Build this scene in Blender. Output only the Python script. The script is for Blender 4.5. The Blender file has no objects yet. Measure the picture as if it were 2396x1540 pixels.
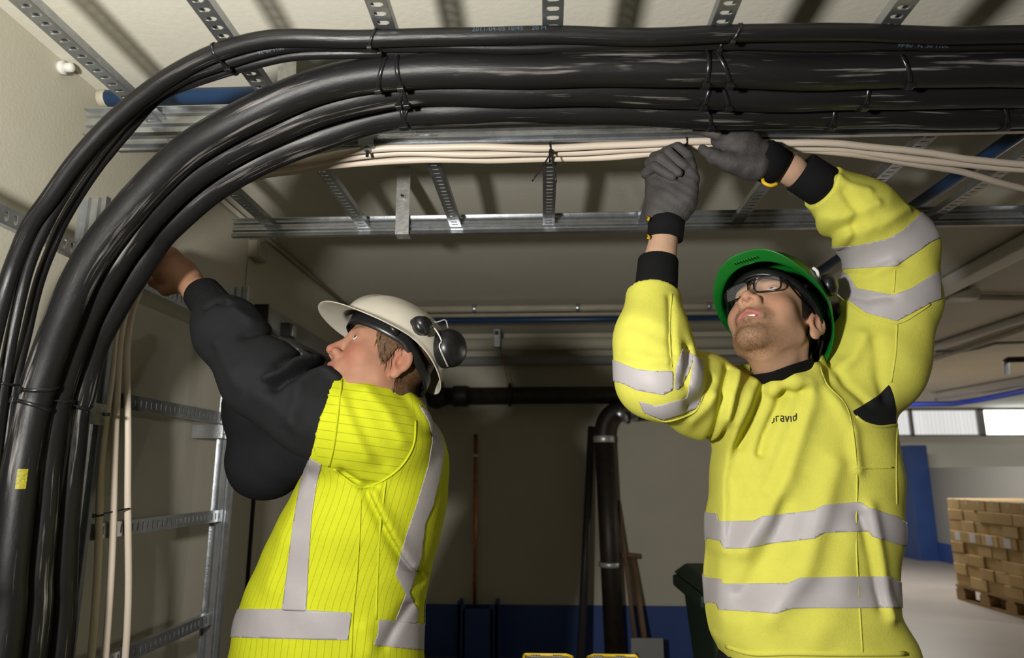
import bpy, bmesh, math, random
import numpy as np
from mathutils import Matrix, Vector
from mathutils.bvhtree import BVHTree
random.seed(7); rng = np.random.default_rng(11)
SC = bpy.context.scene; COL = SC.collection

# ------------------------------------------------------------------ camera
IW, IH, F = 2396, 1540, 1600.0
CAM = np.array([0.0, 0.0, 1.2])
_pitch = math.atan(338 / F); _yaw = math.atan(74 * math.cos(_pitch) / F)
FWD = np.array([-math.sin(_yaw) * math.cos(_pitch), math.cos(_yaw) * math.cos(_pitch), math.sin(_pitch)])
RIGHT = np.array([math.cos(_yaw), math.sin(_yaw), 0.0]); UP = np.cross(RIGHT, FWD)
cd = bpy.data.cameras.new('camera'); co = bpy.data.objects.new('camera', cd); COL.objects.link(co)
cd.sensor_fit = 'HORIZONTAL'; cd.sensor_width = 36.0; cd.lens = F / IW * 36.0; cd.clip_start = 0.02
_m = Matrix.Identity(4)
for i in range(3):
    _m[i][0] = RIGHT[i]; _m[i][1] = UP[i]; _m[i][2] = -FWD[i]; _m[i][3] = CAM[i]
co.matrix_world = _m
cd.dof.use_dof = True; cd.dof.focus_distance = 1.6; cd.dof.aperture_fstop = 3.2
SC.camera = co

# ------------------------------------------------------------------ world, lights, exposure
w = bpy.data.worlds.new('world'); SC.world = w; w.use_nodes = True
w.node_tree.nodes['Background'].inputs[0].default_value = (0.75, 0.85, 1.0, 1)
w.node_tree.nodes['Background'].inputs[1].default_value = 1.0
def lamp(name, kind, loc, energy, color=(1, 1, 1), size=0.1, size_y=None, aim=None):
    l = bpy.data.lights.new(name, kind); l.energy = energy; l.color = color
    if kind == 'AREA':
        l.size = size
        if size_y: l.shape = 'RECTANGLE'; l.size_y = size_y
    elif kind in ('POINT', 'SPOT'): l.shadow_soft_size = size
    o = bpy.data.objects.new(name, l); COL.objects.link(o); o.location = loc
    if aim is not None:
        o.rotation_euler = (Vector(aim) - Vector(loc)).to_track_quat('-Z', 'Y').to_euler()
    return o
# the photographer's flash, held out to the left of the camera: it throws the rung shadows on the ceiling
fl = lamp('camera_flash_offscreen', 'SPOT', (-0.58, -0.05, 1.33), 128.0, (1.0, 0.965, 0.91), 0.055, aim=(-0.14, 1.25, 1.80))
fl.data.spot_size = math.radians(140); fl.data.spot_blend = 0.75
# the garage's own ceiling lighting on the right: it throws the pipe shadows to the left on the back wall
lamp('ceiling_light_right_offscreen', 'AREA', (6.6, 4.6, 2.07), 80.0, (1.0, .93, .82), 1.3, .1)
# daylight through the high window strip where it runs on past the right edge of the picture
lamp('window_right_offscreen', 'AREA', (9.95, 10.85, 1.97), 60.0, (.95, .98, 1.0), 1.9, .36, aim=(9.95, 5.0, 1.6))
SC.view_settings.view_transform = 'Standard'; SC.view_settings.look = 'None'
SC.view_settings.gamma = 1.0; SC.view_settings.use_curve_mapping = False
SC.view_settings.exposure = 0.25
SC.cycles.max_bounces = 6; SC.cycles.diffuse_bounces = 4; SC.cycles.caustics_reflective = False; SC.cycles.caustics_refractive = False

# ------------------------------------------------------------------ pixel -> place
def ray(x, y): return FWD + RIGHT * ((x - IW / 2) / F) - UP * ((y - IH / 2) / F)
def aty(x, y, Y): r = ray(x, y); return CAM + r * (Y / r[1])
def atz(x, y, Z): r = ray(x, y); return CAM + r * ((Z - CAM[2]) / r[2])
def atx(x, y, X): r = ray(x, y); return CAM + r * (X / r[0])

# ------------------------------------------------------------------ materials
def _n(t, kind, **kw):
    n = t.nodes.new(kind)
    for k, v in kw.items(): setattr(n, k, v)
    return n
def mat(name, col, rough=0.5, metal=0.0, var=0.0, vscale=6.0, col2=None, bump=0.0, bscale=80.0, detail=4.0,
        spec=0.5, trans=0.0, alpha=1.0, emit=None, estr=0.0, stretch=None, sub=0.0, coat=0.0, uv=False, sheen=0.0):
    m = bpy.data.materials.new(name); m.use_nodes = True; t = m.node_tree
    b = t.nodes['Principled BSDF']
    b.inputs['Base Color'].default_value = (*col, 1); b.inputs['Roughness'].default_value = rough
    b.inputs['Metallic'].default_value = metal; b.inputs['Specular IOR Level'].default_value = spec
    b.inputs['Transmission Weight'].default_value = trans; b.inputs['Alpha'].default_value = alpha
    b.inputs['Coat Weight'].default_value = coat; b.inputs['Sheen Weight'].default_value = sheen
    if sub: b.inputs['Subsurface Weight'].default_value = sub; b.inputs['Subsurface Radius'].default_value = (0.01, 0.004, 0.002); b.inputs['Subsurface Scale'].default_value = 0.6
    if emit: b.inputs['Emission Color'].default_value = (*emit, 1); b.inputs['Emission Strength'].default_value = estr
    if var or bump:
        if uv: src = _n(t, 'ShaderNodeTexCoord').outputs['UV']
        else: src = _n(t, 'ShaderNodeNewGeometry').outputs['Position']
        if stretch:
            mp = _n(t, 'ShaderNodeMapping'); mp.inputs['Scale'].default_value = stretch
            t.links.new(src, mp.inputs['Vector']); src = mp.outputs[0]
    if var:
        nz = _n(t, 'ShaderNodeTexNoise'); nz.inputs['Scale'].default_value = vscale; nz.inputs['Detail'].default_value = detail
        t.links.new(src, nz.inputs['Vector'])
        cr = _n(t, 'ShaderNodeValToRGB')
        c2 = col2 if col2 else tuple(max(0, c * (1 - var)) for c in col)
        cr.color_ramp.elements[0].position = 0.35; cr.color_ramp.elements[1].position = 0.65
        cr.color_ramp.elements[0].color = (*c2, 1); cr.color_ramp.elements[1].color = (*col, 1)
        t.links.new(nz.outputs['Fac'], cr.inputs[0]); t.links.new(cr.outputs[0], b.inputs['Base Color'])
    if bump:
        nb = _n(t, 'ShaderNodeTexNoise'); nb.inputs['Scale'].default_value = bscale; nb.inputs['Detail'].default_value = 3
        t.links.new(src, nb.inputs['Vector'])
        bp = _n(t, 'ShaderNodeBump'); bp.inputs['Strength'].default_value = bump; bp.inputs['Distance'].default_value = 0.003
        t.links.new(nb.outputs['Fac'], bp.inputs['Height']); t.links.new(bp.outputs[0], b.inputs['Normal'])
    return m

# ------------------------------------------------------------------ mesh building
ORG = {}
def link(name, verts, faces, material, parent=None, smooth=True, uvs=None, mats=None, solid=0.0, off=0.0, bevel=0.0):
    org = ORG.get(parent.name, np.zeros(3)) if parent else np.zeros(3)
    v = np.asarray(verts, float)
    if parent is not None: v = v - org
    me = bpy.data.meshes.new(name); me.from_pydata(v.tolist(), [], [list(map(int, f)) for f in faces])
    if uvs is not None:
        ul = me.uv_layers.new(name='UVMap'); li = np.empty(len(me.loops), int); me.loops.foreach_get('vertex_index', li)
        ul.data.foreach_set('uv', np.asarray(uvs, float)[li].ravel())
    me.materials.append(material)
    me.update()
    if smooth: me.polygons.foreach_set('use_smooth', [True] * len(me.polygons))
    o = bpy.data.objects.new(name, me); COL.objects.link(o)
    if parent is not None: o.parent = parent; ORG[o.name] = org
    if solid:
        md = o.modifiers.new('solid', 'SOLIDIFY'); md.thickness = solid; md.offset = off
    if bevel:
        md = o.modifiers.new('bevel', 'BEVEL'); md.width = bevel; md.segments = 2; md.limit_method = 'ANGLE'
        md = o.modifiers.new('wn', 'WEIGHTED_NORMAL')
    return o
def tag(o, label=None, cat=None, group=None, kind=None):
    if label: o['label'] = label
    if cat: o['category'] = cat
    if group: o['group'] = group
    if kind: o['kind'] = kind
    return o
def thing(name, loc, label, cat, group=None):
    o = bpy.data.objects.new(name, None); COL.objects.link(o); o.location = loc; o.empty_display_size = 0.05
    ORG[o.name] = np.array(loc, float)
    return tag(o, label, cat, group)
def struct(o): o['kind'] = 'structure'; return o
def plink(o, parent):            # a child whose mesh is given in the parent's own space
    o.parent = parent; ORG[o.name] = ORG.get(parent.name, np.zeros(3)); return o

class MB:
    def __init__(s): s.v = []; s.f = []; s.uv = []; s.n = 0
    def add(s, v, f, uv=None):
        v = np.asarray(v, float); s.v.append(v); s.f += [[i + s.n for i in q] for q in f]; s.n += len(v)
        s.uv.append(np.zeros((len(v), 2)) if uv is None else np.asarray(uv, float)); return s
    def box(s, c, d, R=None):
        d = np.asarray(d) / 2
        v = np.array([[x, y, z] for x in (-1, 1) for y in (-1, 1) for z in (-1, 1)]) * d
        if R is not None: v = v @ np.asarray(R).T
        return s.add(v + np.asarray(c), [(0, 1, 3, 2), (4, 6, 7, 5), (0, 4, 5, 1), (2, 3, 7, 6), (0, 2, 6, 4), (1, 5, 7, 3)])
    def tube(s, pts, r, n=12, cap=True, smooth=0, squash=None):
        v, f, uv = tube(pts, r, n, cap, smooth, squash); return s.add(v, f, uv)
    def lathe(s, prof, c=(0, 0, 0), R=None, n=24):
        prof = np.asarray(prof); m = len(prof); a = np.linspace(0, 2 * math.pi, n, endpoint=False)
        v = np.concatenate([np.stack([np.cos(a) * r, np.sin(a) * r, np.full(n, z)], 1) for r, z in prof])
        if R is not None: v = v @ np.asarray(R).T
        f = [(k * n + i, k * n + (i + 1) % n, (k + 1) * n + (i + 1) % n, (k + 1) * n + i) for k in range(m - 1) for i in range(n)]
        f += [tuple(range(n))[::-1], tuple((m - 1) * n + i for i in range(n))]
        return s.add(v + np.asarray(c), f)
    def build(s, name, material, parent=None, **kw):
        return link(name, np.concatenate(s.v), s.f, material, parent, uvs=np.concatenate(s.uv), **kw)
def catmull(P, k):
    P = np.asarray(P, float); Q = np.vstack([2 * P[0] - P[1], P, 2 * P[-1] - P[-2]]); out = []
    for i in range(1, len(Q) - 2):
        p0, p1, p2, p3 = Q[i - 1], Q[i], Q[i + 1], Q[i + 2]
        for t in np.linspace(0, 1, k, endpoint=False):
            out.append(0.5 * (2 * p1 + (p2 - p0) * t + (2 * p0 - 5 * p1 + 4 * p2 - p3) * t * t + (3 * p1 - p0 - 3 * p2 + p3) * t ** 3))
    out.append(Q[-2]); return np.array(out)
def frames(P):
    T = np.gradient(P, axis=0); T /= np.linalg.norm(T, axis=1)[:, None] + 1e-12
    N = np.zeros_like(P); a = np.array([0, 0, 1.0]) if abs(T[0][2]) < 0.9 else np.array([0, 1.0, 0])
    N[0] = a - T[0] * (a @ T[0]); N[0] /= np.linalg.norm(N[0])
    for i in range(1, len(P)):
        v = N[i - 1] - T[i] * (N[i - 1] @ T[i]); N[i] = v / (np.linalg.norm(v) + 1e-12)
    return T, N, np.cross(T, N)
def tube(pts, r, n=12, cap=True, smooth=0, squash=None):
    P = np.asarray(pts, float); r = np.asarray(r, float)
    if r.ndim == 0: r = np.full(len(P), float(r))
    if smooth:
        R4 = catmull(np.c_[P, r], smooth); P, r = R4[:, :3], R4[:, 3]
    T, N, B = frames(P); L = np.r_[0, np.cumsum(np.linalg.norm(np.diff(P, axis=0), axis=1))]
    a = np.linspace(0, 2 * math.pi, n + 1); sq = squash or 1.0
    v = (P[:, None] + (N[:, None] * np.cos(a)[None, :, None] + B[:, None] * np.sin(a)[None, :, None] * sq) * r[:, None, None]).reshape(-1, 3)
    uv = np.stack([np.repeat(L, n + 1), np.tile(a / (2 * math.pi), len(P))], 1)
    f = [(i * (n + 1) + j, i * (n + 1) + j + 1, (i + 1) * (n + 1) + j + 1, (i + 1) * (n + 1) + j) for i in range(len(P) - 1) for j in range(n)]
    if cap: f += [tuple(range(n))[::-1], tuple((len(P) - 1) * (n + 1) + j for j in range(n))]
    return v, f, uv
def box_obj(name, lo, hi, m, parent=None, **kw):
    lo, hi = np.minimum(lo, hi), np.maximum(lo, hi)
    return MB().box((lo + hi) / 2, hi - lo).build(name, m, parent, smooth=False, **kw)
# ================================================================== the room
m_ceil = mat('ceiling_paint', (0.76, 0.735, 0.625), 0.75, var=0.05, vscale=3, bump=0.25, bscale=60)
m_wall = mat('wall_paint', (0.60, 0.57, 0.46), 0.7, var=0.07, vscale=2.5, bump=0.18, bscale=110)
m_floor = mat('floor_concrete', (0.27, 0.245, 0.225), 0.45, var=0.15, vscale=1.2, bump=0.2, bscale=20)
m_bluewall = mat('blue_wall_paint', (0.03, 0.075, 0.27), 0.55, var=0.1, bump=0.2)
m_galv = mat('galvanised_steel', (0.52, 0.54, 0.56), 0.30, 0.9, var=0.16, vscale=40, bump=0.15, bscale=160)
m_galvb = mat('bright_zinc', (0.66, 0.66, 0.64), 0.36, 0.55, var=0.25, vscale=60, bump=0.3, bscale=90)
m_black = mat('black_rubber', (0.012, 0.012, 0.013), 0.4)
m_tie = mat('black_nylon', (0.012, 0.012, 0.013), 0.28)
m_pvc = mat('cream_pvc', (0.73, 0.63, 0.52), 0.42, var=0.06, vscale=5)
m_conduit = mat('painted_conduit', (0.46, 0.42, 0.33), 0.5, var=0.15, vscale=12)
m_bluepipe = mat('blue_pipe_paint', (0.016, 0.05, 0.13), 0.4)
m_iron = mat('black_cast_iron', (0.014, 0.012, 0.011), 0.5, var=0.4, vscale=20, col2=(0.03, 0.018, 0.01), bump=0.2)
m_copper = mat('copper', (0.62, 0.23, 0.10), 0.4, 0.55, var=0.35, vscale=30)
m_grey = mat('grey_enamel', (0.30, 0.30, 0.29), 0.5)
m_dark = mat('dark_plastic', (0.01, 0.01, 0.011), 0.35)
m_wood = mat('old_wood', (0.20, 0.12, 0.06), 0.6, var=0.4, vscale=30, stretch=(1, 1, 0.1))
m_greenbin = mat('dark_green_plastic', (0.012, 0.03, 0.014), 0.5)
m_yellow = mat('yellow_plastic', (0.75, 0.52, 0.02), 0.35)
m_clear = mat('clear_lid', (0.35, 0.33, 0.30), 0.2, alpha=0.75)
m_white = mat('white_enamel', (0.75, 0.74, 0.70), 0.4)

ZC = 2.2; XW = -1.18; YB = 4.9
struct(box_obj('floor', (XW - .1, -3.2, -.1), (11.0, 13.2, 0), m_floor))
struct(box_obj('ceiling', (XW - .1, -3.2, ZC), (11.0, 13.2, ZC + .1), m_ceil))
struct(box_obj('wall_left', (XW - .1, -3.2, 0), (XW, 13.2, ZC), m_wall))
struct(box_obj('wall_back', (XW, YB, 0), (1.95, YB + .15, ZC), m_wall))
struct(box_obj('wall_near', (XW - .1, -3.3, 0), (11.0, -3.2, ZC), m_wall))
struct(box_obj('wall_right', (11.0, -3.2, 0), (11.1, 13.2, ZC), m_wall))
struct(box_obj('baseboard_back', (XW, YB - .012, 0), (1.95, YB, 0.333), m_bluewall))
YF = 10.9
WZ0, WZ1 = 1.76, 2.18
struct(box_obj('wall_far', (XW, YF, 0), (11.0, YF + .15, WZ0), m_white))
o = box_obj('wall_lintel', (XW, YF, WZ1), (11.0, YF + .15, ZC), m_wall); struct(o); o.name = 'wall_far_lintel'
# window strip high in the far wall
m_glass_lit = mat('daylit_glass', (0.8, 0.85, 0.9), 0.1, emit=(0.92, 0.97, 1.0), estr=3.0)
m_corr = mat('corrugated_plastic', (0.45, 0.47, 0.48), 0.4, var=0.45, vscale=5, stretch=(1, 1, 0.05), emit=(1.0, .99, .97), estr=.5)
for i, (xa, xb) in enumerate(((4.6, 6.75), (6.75, 8.9))):
    fr = MB()
    for xx in (xa, (xa + xb) / 2, xb - .05): fr.box((xx + .025, YF + .05, (WZ0 + WZ1) / 2), (.05, .06, WZ1 - WZ0))
    for zz in (WZ0 + .012, WZ1 - .012): fr.box(((xa + xb) / 2, YF + .05, zz), (xb - xa, .06, .024))
    wd = struct(fr.build('window_%d' % (i + 1), m_grey, smooth=False))
    if i == 0:
        cp = MB(); n = 34
        xs = np.linspace(xa + .05, xb - .05, n * 4 + 1); ys = YF + .06 + .012 * np.sign(np.sin(np.arange(len(xs)) * math.pi / 2 + .3))
        v = np.concatenate([np.c_[xs, ys, np.full(len(xs), WZ0 + .024)], np.c_[xs, ys, np.full(len(xs), WZ1 - .024)]]); k = len(xs)
        cp.add(v, [(j, j + 1, k + j + 1, k + j) for j in range(k - 1)]); pn = cp.build('pane', m_corr, smooth=False, solid=.003); plink(pn, wd)
        pn['label'] = 'translucent corrugated sheet in the window strip'
    else:
        for j in range(2):
            x0 = xa + .05 + j * (xb - xa) / 2; pn = box_obj('pane', (x0, YF + .06, WZ0 + .024), (x0 + (xb - xa) / 2 - .05, YF + .07, WZ1 - .024), m_glass_lit); plink(pn, wd)
# grey side partition with blue foot, blue pier at its far end
o = struct(box_obj('wall_partition', (5.54, 6.2, 0.24), (5.69, YF, 1.28), m_grey)); 
o2 = struct(box_obj('baseboard_partition', (5.52, 6.2, 0), (5.70, YF, 0.25), m_bluewall))
o3 = struct(box_obj('wall_pier', (5.28, 10.3, 0), (5.54, YF, 1.60), m_bluewall)); o3.name = 'wall_pier'
# ------------------------------------------------------------------ cable ladders
RX = [0.024 + 0.3055 * k for k in range(-3, 11)]
RZ = 2.0
def slot_strip(length, width, pitch, sl, sw):
    """flat channel along +X of the rung: bottom plate with stadium slots, two upstanding flanges"""
    n = int((length - .01) / pitch); x0 = (length - n * pitch) / 2; V = []; Fc = []
    def av(*p): V.append(p); return len(V) - 1
    hw = width / 2
    for k in range(n):
        xa, xb = x0 + k * pitch, x0 + (k + 1) * pitch; cx = (xa + xb) / 2
        inner = []
        for sgn, c in ((1, sl / 2 - sw / 2), (-1, -(sl / 2 - sw / 2))):
            for t in np.linspace(-math.pi / 2, math.pi / 2, 5):
                inner.append((cx - sgn * math.sin(t) * sw / 2 * -1, sgn * (abs(c) + math.cos(t) * sw / 2)))
        inner = sorted(inner, key=lambda p: math.atan2(p[1] / sl, (p[0] - cx) / sw))
        outer = []
        for (x, y) in inner:
            dx, dy = (x - cx) / (pitch / 2), y / hw; s = max(abs(dx), abs(dy), 1e-6)
            if s == abs(dx): pass
            outer.append((cx + (x - cx) / max(s, 1e-6), y / max(s, 1e-6)))
        # snap the nearest outer points to the four corners
        for (qx, qy) in ((xa, -hw), (xb, -hw), (xb, hw), (xa, hw)):
            j = min(range(len(outer)), key=lambda i: (outer[i][0] - qx) ** 2 / pitch ** 2 + (outer[i][1] - qy) ** 2 / hw ** 2); outer[j] = (qx, qy)
        I = [av(x, y, 0) for x, y in inner]; O = [av(x, y, 0) for x, y in outer]; m = len(I)
        for j in range(m): Fc.append((I[j], I[(j + 1) % m], O[(j + 1) % m], O[j]))
    for xa, xb in ((0, x0), (length - x0, length)):
        Fc.append((av(xa, -hw, 0), av(xb, -hw, 0), av(xb, hw, 0), av(xa, hw, 0)))
    for s in (-1, 1):
        Fc.append((av(0, s * hw, 0), av(length, s * hw, 0), av(length, s * hw, .018), av(0, s * hw, .018)))
        Fc.append((av(0, s * hw, .018), av(length, s * hw, .018), av(length, s * (hw - .006), .018), av(0, s * (hw - .006), .018)))
    return np.array(V), Fc
RAILPROF = [(-.014, .030), (0, .030), (0, .019), (.007, .015), (.007, .006), (0, .002), (0, -.006), (.007, -.010), (.007, -.015), (-.004, -.019), (-.006, -.030), (.008, -.031)]
def rail_mesh(length, sgn):
    v = []; 
    for x in (0, length): v += [(x, a * sgn, b) for a, b in RAILPROF]
    k = len(RAILPROF); return np.array(v), [(j, j + 1, k + j + 1, k + j) for j in range(k - 1)]
def ladder(name, origin, U, V, Wd, length, width, rungs, label, group, slot):
    """U: along the rails, V: across (rung direction), Wd: from the ladder towards its wall or ceiling"""
    root = thing(name, tuple(origin), label, 'cable ladder', group)
    U, V, Wd = map(np.asarray, (U, V, Wd)); O = np.asarray(origin, float)
    for side in (0, 1):
        v, f = rail_mesh(length, 1 if side else -1)
        p = O + v[:, :1] * U + (v[:, 1:2] + side * width) * V + v[:, 2:3] * Wd
        link('side_rail', p, f, m_galv, root, smooth=False, solid=.002)
    rv, rf = slot_strip(width + .004, .036, *slot); first = None
    for s in rungs:
        if first is None:
            p = O + (rv[:, :1] - .002) * V + (rv[:, 1:2]) * U + rv[:, 2:3] * Wd - Wd * .004
            first = link('rung', p, rf, m_galv, root, smooth=False, solid=.0018); first.location = tuple(U * s)
        else:
            c = first.copy(); COL.objects.link(c); c.parent = root; c.location = tuple(U * s)
    return root
XL = -1.06
SL1 = (.0245, .023, .0105); SL2 = (.0245, .022, .0075)
ladder('ceiling_cable_ladder', (XL, .795, RZ), (1, 0, 0), (0, 1, 0), (0, 0, 1), 4.6, .62, [x - XL for x in RX if x > XL + .05], 'ceiling ladder carrying the black cables, steel rungs with wide slots', None, SL1)
ladder('ceiling_cable_ladder', (XL + .03, 1.50, RZ), (1, 0, 0), (0, 1, 0), (0, 0, 1), 4.6, .62, [x - XL - .03 for x in RX if x > XL + .05], 'ceiling ladder beside the black cables, carrying the cream cables', None, SL2)
WX = -1.085; WRZ = [0.09, 0.415, 0.74, 1.062, 1.383, 1.71]
ladder('wall_cable_ladder', (WX, .90, 0.02), (0, 0, 1), (0, 1, 0), (-1, 0, 0), 1.84, .62, [z - .02 for z in WRZ], 'upright wall ladder behind the bundle of black cables', None, SL1)
ladder('wall_cable_ladder', (WX, 1.60, 0.02), (0, 0, 1), (0, 1, 0), (-1, 0, 0), 1.84, .73, [z - .02 for z in WRZ], 'upright wall ladder with open slotted rungs beside the cream cables', None, SL2)
# brackets and couplings
def bracket(name, label, pts, width, axis, hole=None):
    P = np.asarray(pts, float); ax = np.asarray(axis, float) * width / 2
    v = np.concatenate([P - ax, P + ax]); k = len(P)
    r = thing(name, tuple(P[0]), label, 'bracket')
    link('strip', v, [(j, j + 1, k + j + 1, k + j) for j in range(k - 1)], m_galv if name == 'wall_bracket' else m_galvb, r, smooth=False, solid=.003, bevel=.0008)
    for h, d in (hole or []):
        a = np.asarray(h, float); d = np.asarray(d, float)
        MB().tube([a, a + d * .006], .009, 6).build('bolt_head', m_galvb, r, smooth=False)
        MB().tube([a + d * .004, a + d * .02], .004, 8).build('bolt', m_dark, r, smooth=False)
    return r
bx = -.455
bracket('hanging_bracket', 'bent zinc bracket hanging the far rail from the ceiling', [(bx, 2.14, ZC - .002), (bx, 2.10, ZC - .002), (bx, 2.10, 2.03), (bx, 2.10, 1.965), (bx, 2.14, 1.962)], .045, (1, 0, 0), [((bx, 2.12, ZC - .004), (0, 0, -1)), ((bx, 2.098, 2.09), (0, -1, 0))])
bracket('hanging_bracket', 'small zinc bracket at the ceiling behind the thin black cables', [(-.60, 1.39, ZC - .002), (-.60, 1.43, ZC - .002), (-.60, 1.445, 2.06), (-.60, 1.455, 2.04)], .045, (1, 0, 0), [((-.60, 1.41, ZC - .004), (0, 0, -1))])
p = atz(855, 332, 1.965)
bracket('rail_clamp', 'small zinc clamp around the rail over the cream cables', [(p[0], 1.475, 2.015), (p[0], 1.47, 1.985), (p[0], 1.475, 1.962), (p[0], 1.51, 1.958)], .036, (1, 0, 0), [((p[0], 1.49, 1.958), (0, 0, -1))])
p = atx(528, 1012, WX)
bracket('wall_bracket', 'flat steel bracket fixing the far wall rail beside the worker', [(XW + .003, p[1] - .0, p[2]), (XW + .003, p[1] - .05, p[2]), (WX - .02, p[1] - .055, p[2]), (WX + .012, p[1] - .05, p[2]), (WX + .012, p[1] + .09, p[2])], .045, (0, 0, 1), [((WX + .013, p[1] - .02, p[2]), (1, 0, 0))])
p = atx(232, 970, WX + .03)
bracket('rail_clamp', 'bright zinc clamp on the wall rail next to the black cables', [(WX + .0, 1.545, p[2]), (WX + .035, 1.545, p[2]), (WX + .035, 1.60, p[2]), (WX, 1.605, p[2])], .05, (0, 0, 1), [((WX + .036, 1.585, p[2]), (1, 0, 0))])
# ================================================================== cables
def scuffed(name, base, scuff, rough, amt):
    m = bpy.data.materials.new(name); m.use_nodes = True; t = m.node_tree; b = t.nodes['Principled BSDF']
    uv = _n(t, 'ShaderNodeTexCoord').outputs['UV']
    def nz(sc, scale, det, rgh=.6):
        mp = _n(t, 'ShaderNodeMapping'); mp.inputs['Scale'].default_value = sc; t.links.new(uv, mp.inputs[0])
        n = _n(t, 'ShaderNodeTexNoise'); n.inputs['Scale'].default_value = scale; n.inputs['Detail'].default_value = det; n.inputs['Roughness'].default_value = rgh
        t.links.new(mp.outputs[0], n.inputs['Vector']); return n.outputs['Fac']
    a = nz((5, 26, 1), 1.0, 6); c = nz((1.6, 3, 1), 1.7, 3)
    mul = _n(t, 'ShaderNodeMath', operation='MULTIPLY'); t.links.new(a, mul.inputs[0]); t.links.new(c, mul.inputs[1])
    r = _n(t, 'ShaderNodeValToRGB'); e = r.color_ramp.elements; e[0].position = amt; e[1].position = amt + .10
    e[0].color = (*base, 1); e[1].color = (*scuff, 1)
    t.links.new(mul.outputs[0], r.inputs[0]); t.links.new(r.outputs[0], b.inputs['Base Color'])
    b.inputs['Roughness'].default_value = rough; b.inputs['Specular IOR Level'].default_value = .36
    nb = nz((14, 10, 1), 1.0, 4); bp = _n(t, 'ShaderNodeBump'); bp.inputs['Strength'].default_value = .25; bp.inputs['Distance'].default_value = .004
    t.links.new(nb, bp.inputs['Height']); t.links.new(bp.outputs[0], b.inputs['Normal'])
    return m
m_cab = scuffed('black_cable_sheath', (.009, .0085, .009), (.21, .195, .185), .46, .305)
m_cabt = scuffed('black_thin_cable_sheath', (.009, .0085, .009), (.14, .13, .125), .40, .345)
m_print = mat('blue_print', (.06, .10, .14), .5)
m_label = mat('yellow_sticker', (.40, .36, .02), .5, var=.45, vscale=220)
CAB = {}
def cable(key, name, px, r, i0, i1, Xv, Zh, m, label, cat, group=None, n=24):
    Yh = atz(*px[i0], Zh)[1]; Yv = atx(*px[i1], Xv)[1]; P = []
    for i, q in enumerate(px):
        if i <= i0: P.append(atz(*q, Zh))
        elif i >= i1: P.append(atx(*q, Xv))
        else:
            t = (i - i0) / (i1 - i0); t = t * t * (3 - 2 * t); P.append(aty(*q, Yh + (Yv - Yh) * t))
    P[0] = P[0] + (P[0] - P[1]) * 1.5           # run on beyond the frame
    P[-1][2] = max(.12, P[-1][2]); e = P[-1].copy(); e[2] = .02; P.append(e)
    C = catmull(P, 8)
    for it in range(3): C[1:-1] = C[1:-1] * .5 + (C[:-2] + C[2:]) * .25
    s_ = np.r_[0, np.cumsum(np.linalg.norm(np.diff(C, axis=0), axis=1))]; ph = rng.random(4) * 6
    C[:, 2] += np.where(np.arange(len(C)) < len(C) * .5, .0022 * np.sin(s_ * 11 + ph[0]) + .0012 * np.sin(s_ * 23 + ph[1]), 0); C[:, 1] += .0016 * np.sin(s_ * 13 + ph[2])
    v, f, uv = tube(C, r, n); uv = uv * np.array([1, 1]) + rng.random(2) * 20 * np.array([1, 0])
    o = tag(link(name, v, f, m, uvs=uv), label, cat, group); CAB[key] = (C, r, o); return o
R3 = .0335
k1 = [(2396, 162), (2000, 166), (1650, 163), (1300, 162), (1050, 164), (939, 168), (830, 182), (712, 214), (590, 264), (480, 325), (400, 385), (318, 470), (245, 560), (190, 650), (150, 740), (118, 820), (90, 900), (73, 957), (50, 1080), (37, 1190), (18, 1350), (0, 1540)]
k2 = [(2396, 212), (2000, 219), (1650, 218), (1300, 208), (1050, 207), (939, 213), (828, 235), (697, 274), (568, 330), (440, 415), (352, 500), (286, 580), (230, 670), (190, 750), (160, 830), (140, 895), (124, 957), (104, 1074), (94, 1190), (80, 1351), (67, 1540)]
k3 = [(2396, 262), (2000, 266), (1650, 263), (1300, 254), (1050, 255), (939, 264), (830, 289), (698, 337), (570, 393), (482, 446), (394, 525), (360, 564), (318, 630), (280, 690), (242, 758), (218, 805), (199, 863), (182, 930), (172, 957), (162, 1050), (149, 1190), (140, 1351), (129, 1540)]
t1 = [(2396, 80), (2000, 78), (1650, 80), (1300, 84), (1050, 87), (872, 87), (710, 87), (608, 97), (508, 124), (427, 161), (346, 213), (262, 283), (181, 374), (119, 461), (70, 528), (42, 590), (21, 645), (0, 720), (-28, 850), (-50, 1000), (-70, 1200)]
t2 = [(2396, 106), (2000, 103), (1650, 105), (1300, 107), (1050, 110), (872, 110), (710, 106), (610, 118), (515, 146), (430, 181), (348, 233), (268, 301), (190, 391), (135, 475), (95, 550), (68, 620), (50, 690), (28, 790), (10, 880), (-5, 960), (-25, 1100), (-45, 1300)]
t3 = [(2396, 124), (2000, 121), (1650, 124), (1300, 127), (1050, 128), (885, 124), (710, 126), (602, 145), (517, 168), (432, 200), (368, 234), (310, 296), (250, 364), (193, 441), (145, 521), (118, 585), (97, 641), (80, 704), (62, 786), (38, 880), (20, 980), (8, 1080), (-10, 1250), (-25, 1400)]
gc = None
cable('k1', 'power_cable', k1, R3, 5, 17, WX + .008 + R3, RZ - .008 - R3, m_cab, 'thick black cable next to the thin black ones, with a scraped bend and yellow sticker', 'cable')
cable('k2', 'power_cable', k2, R3, 5, 16, WX + .008 + R3, RZ - .008 - R3, m_cab, 'middle one of the three thick black cables', 'cable')
cable('k3', 'power_cable', k3, R3, 5, 18, WX + .008 + R3, RZ - .008 - R3, m_cab, 'thick black cable running along the steel rail, innermost in the bend', 'cable')
cable('t1', 'power_cable', t1, .0155, 6, 17, WX + .008 + .0155, RZ - .008 - .0155, m_cabt, 'outermost black cable of the bend, thickest of the thin ones', 'cable')
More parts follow.
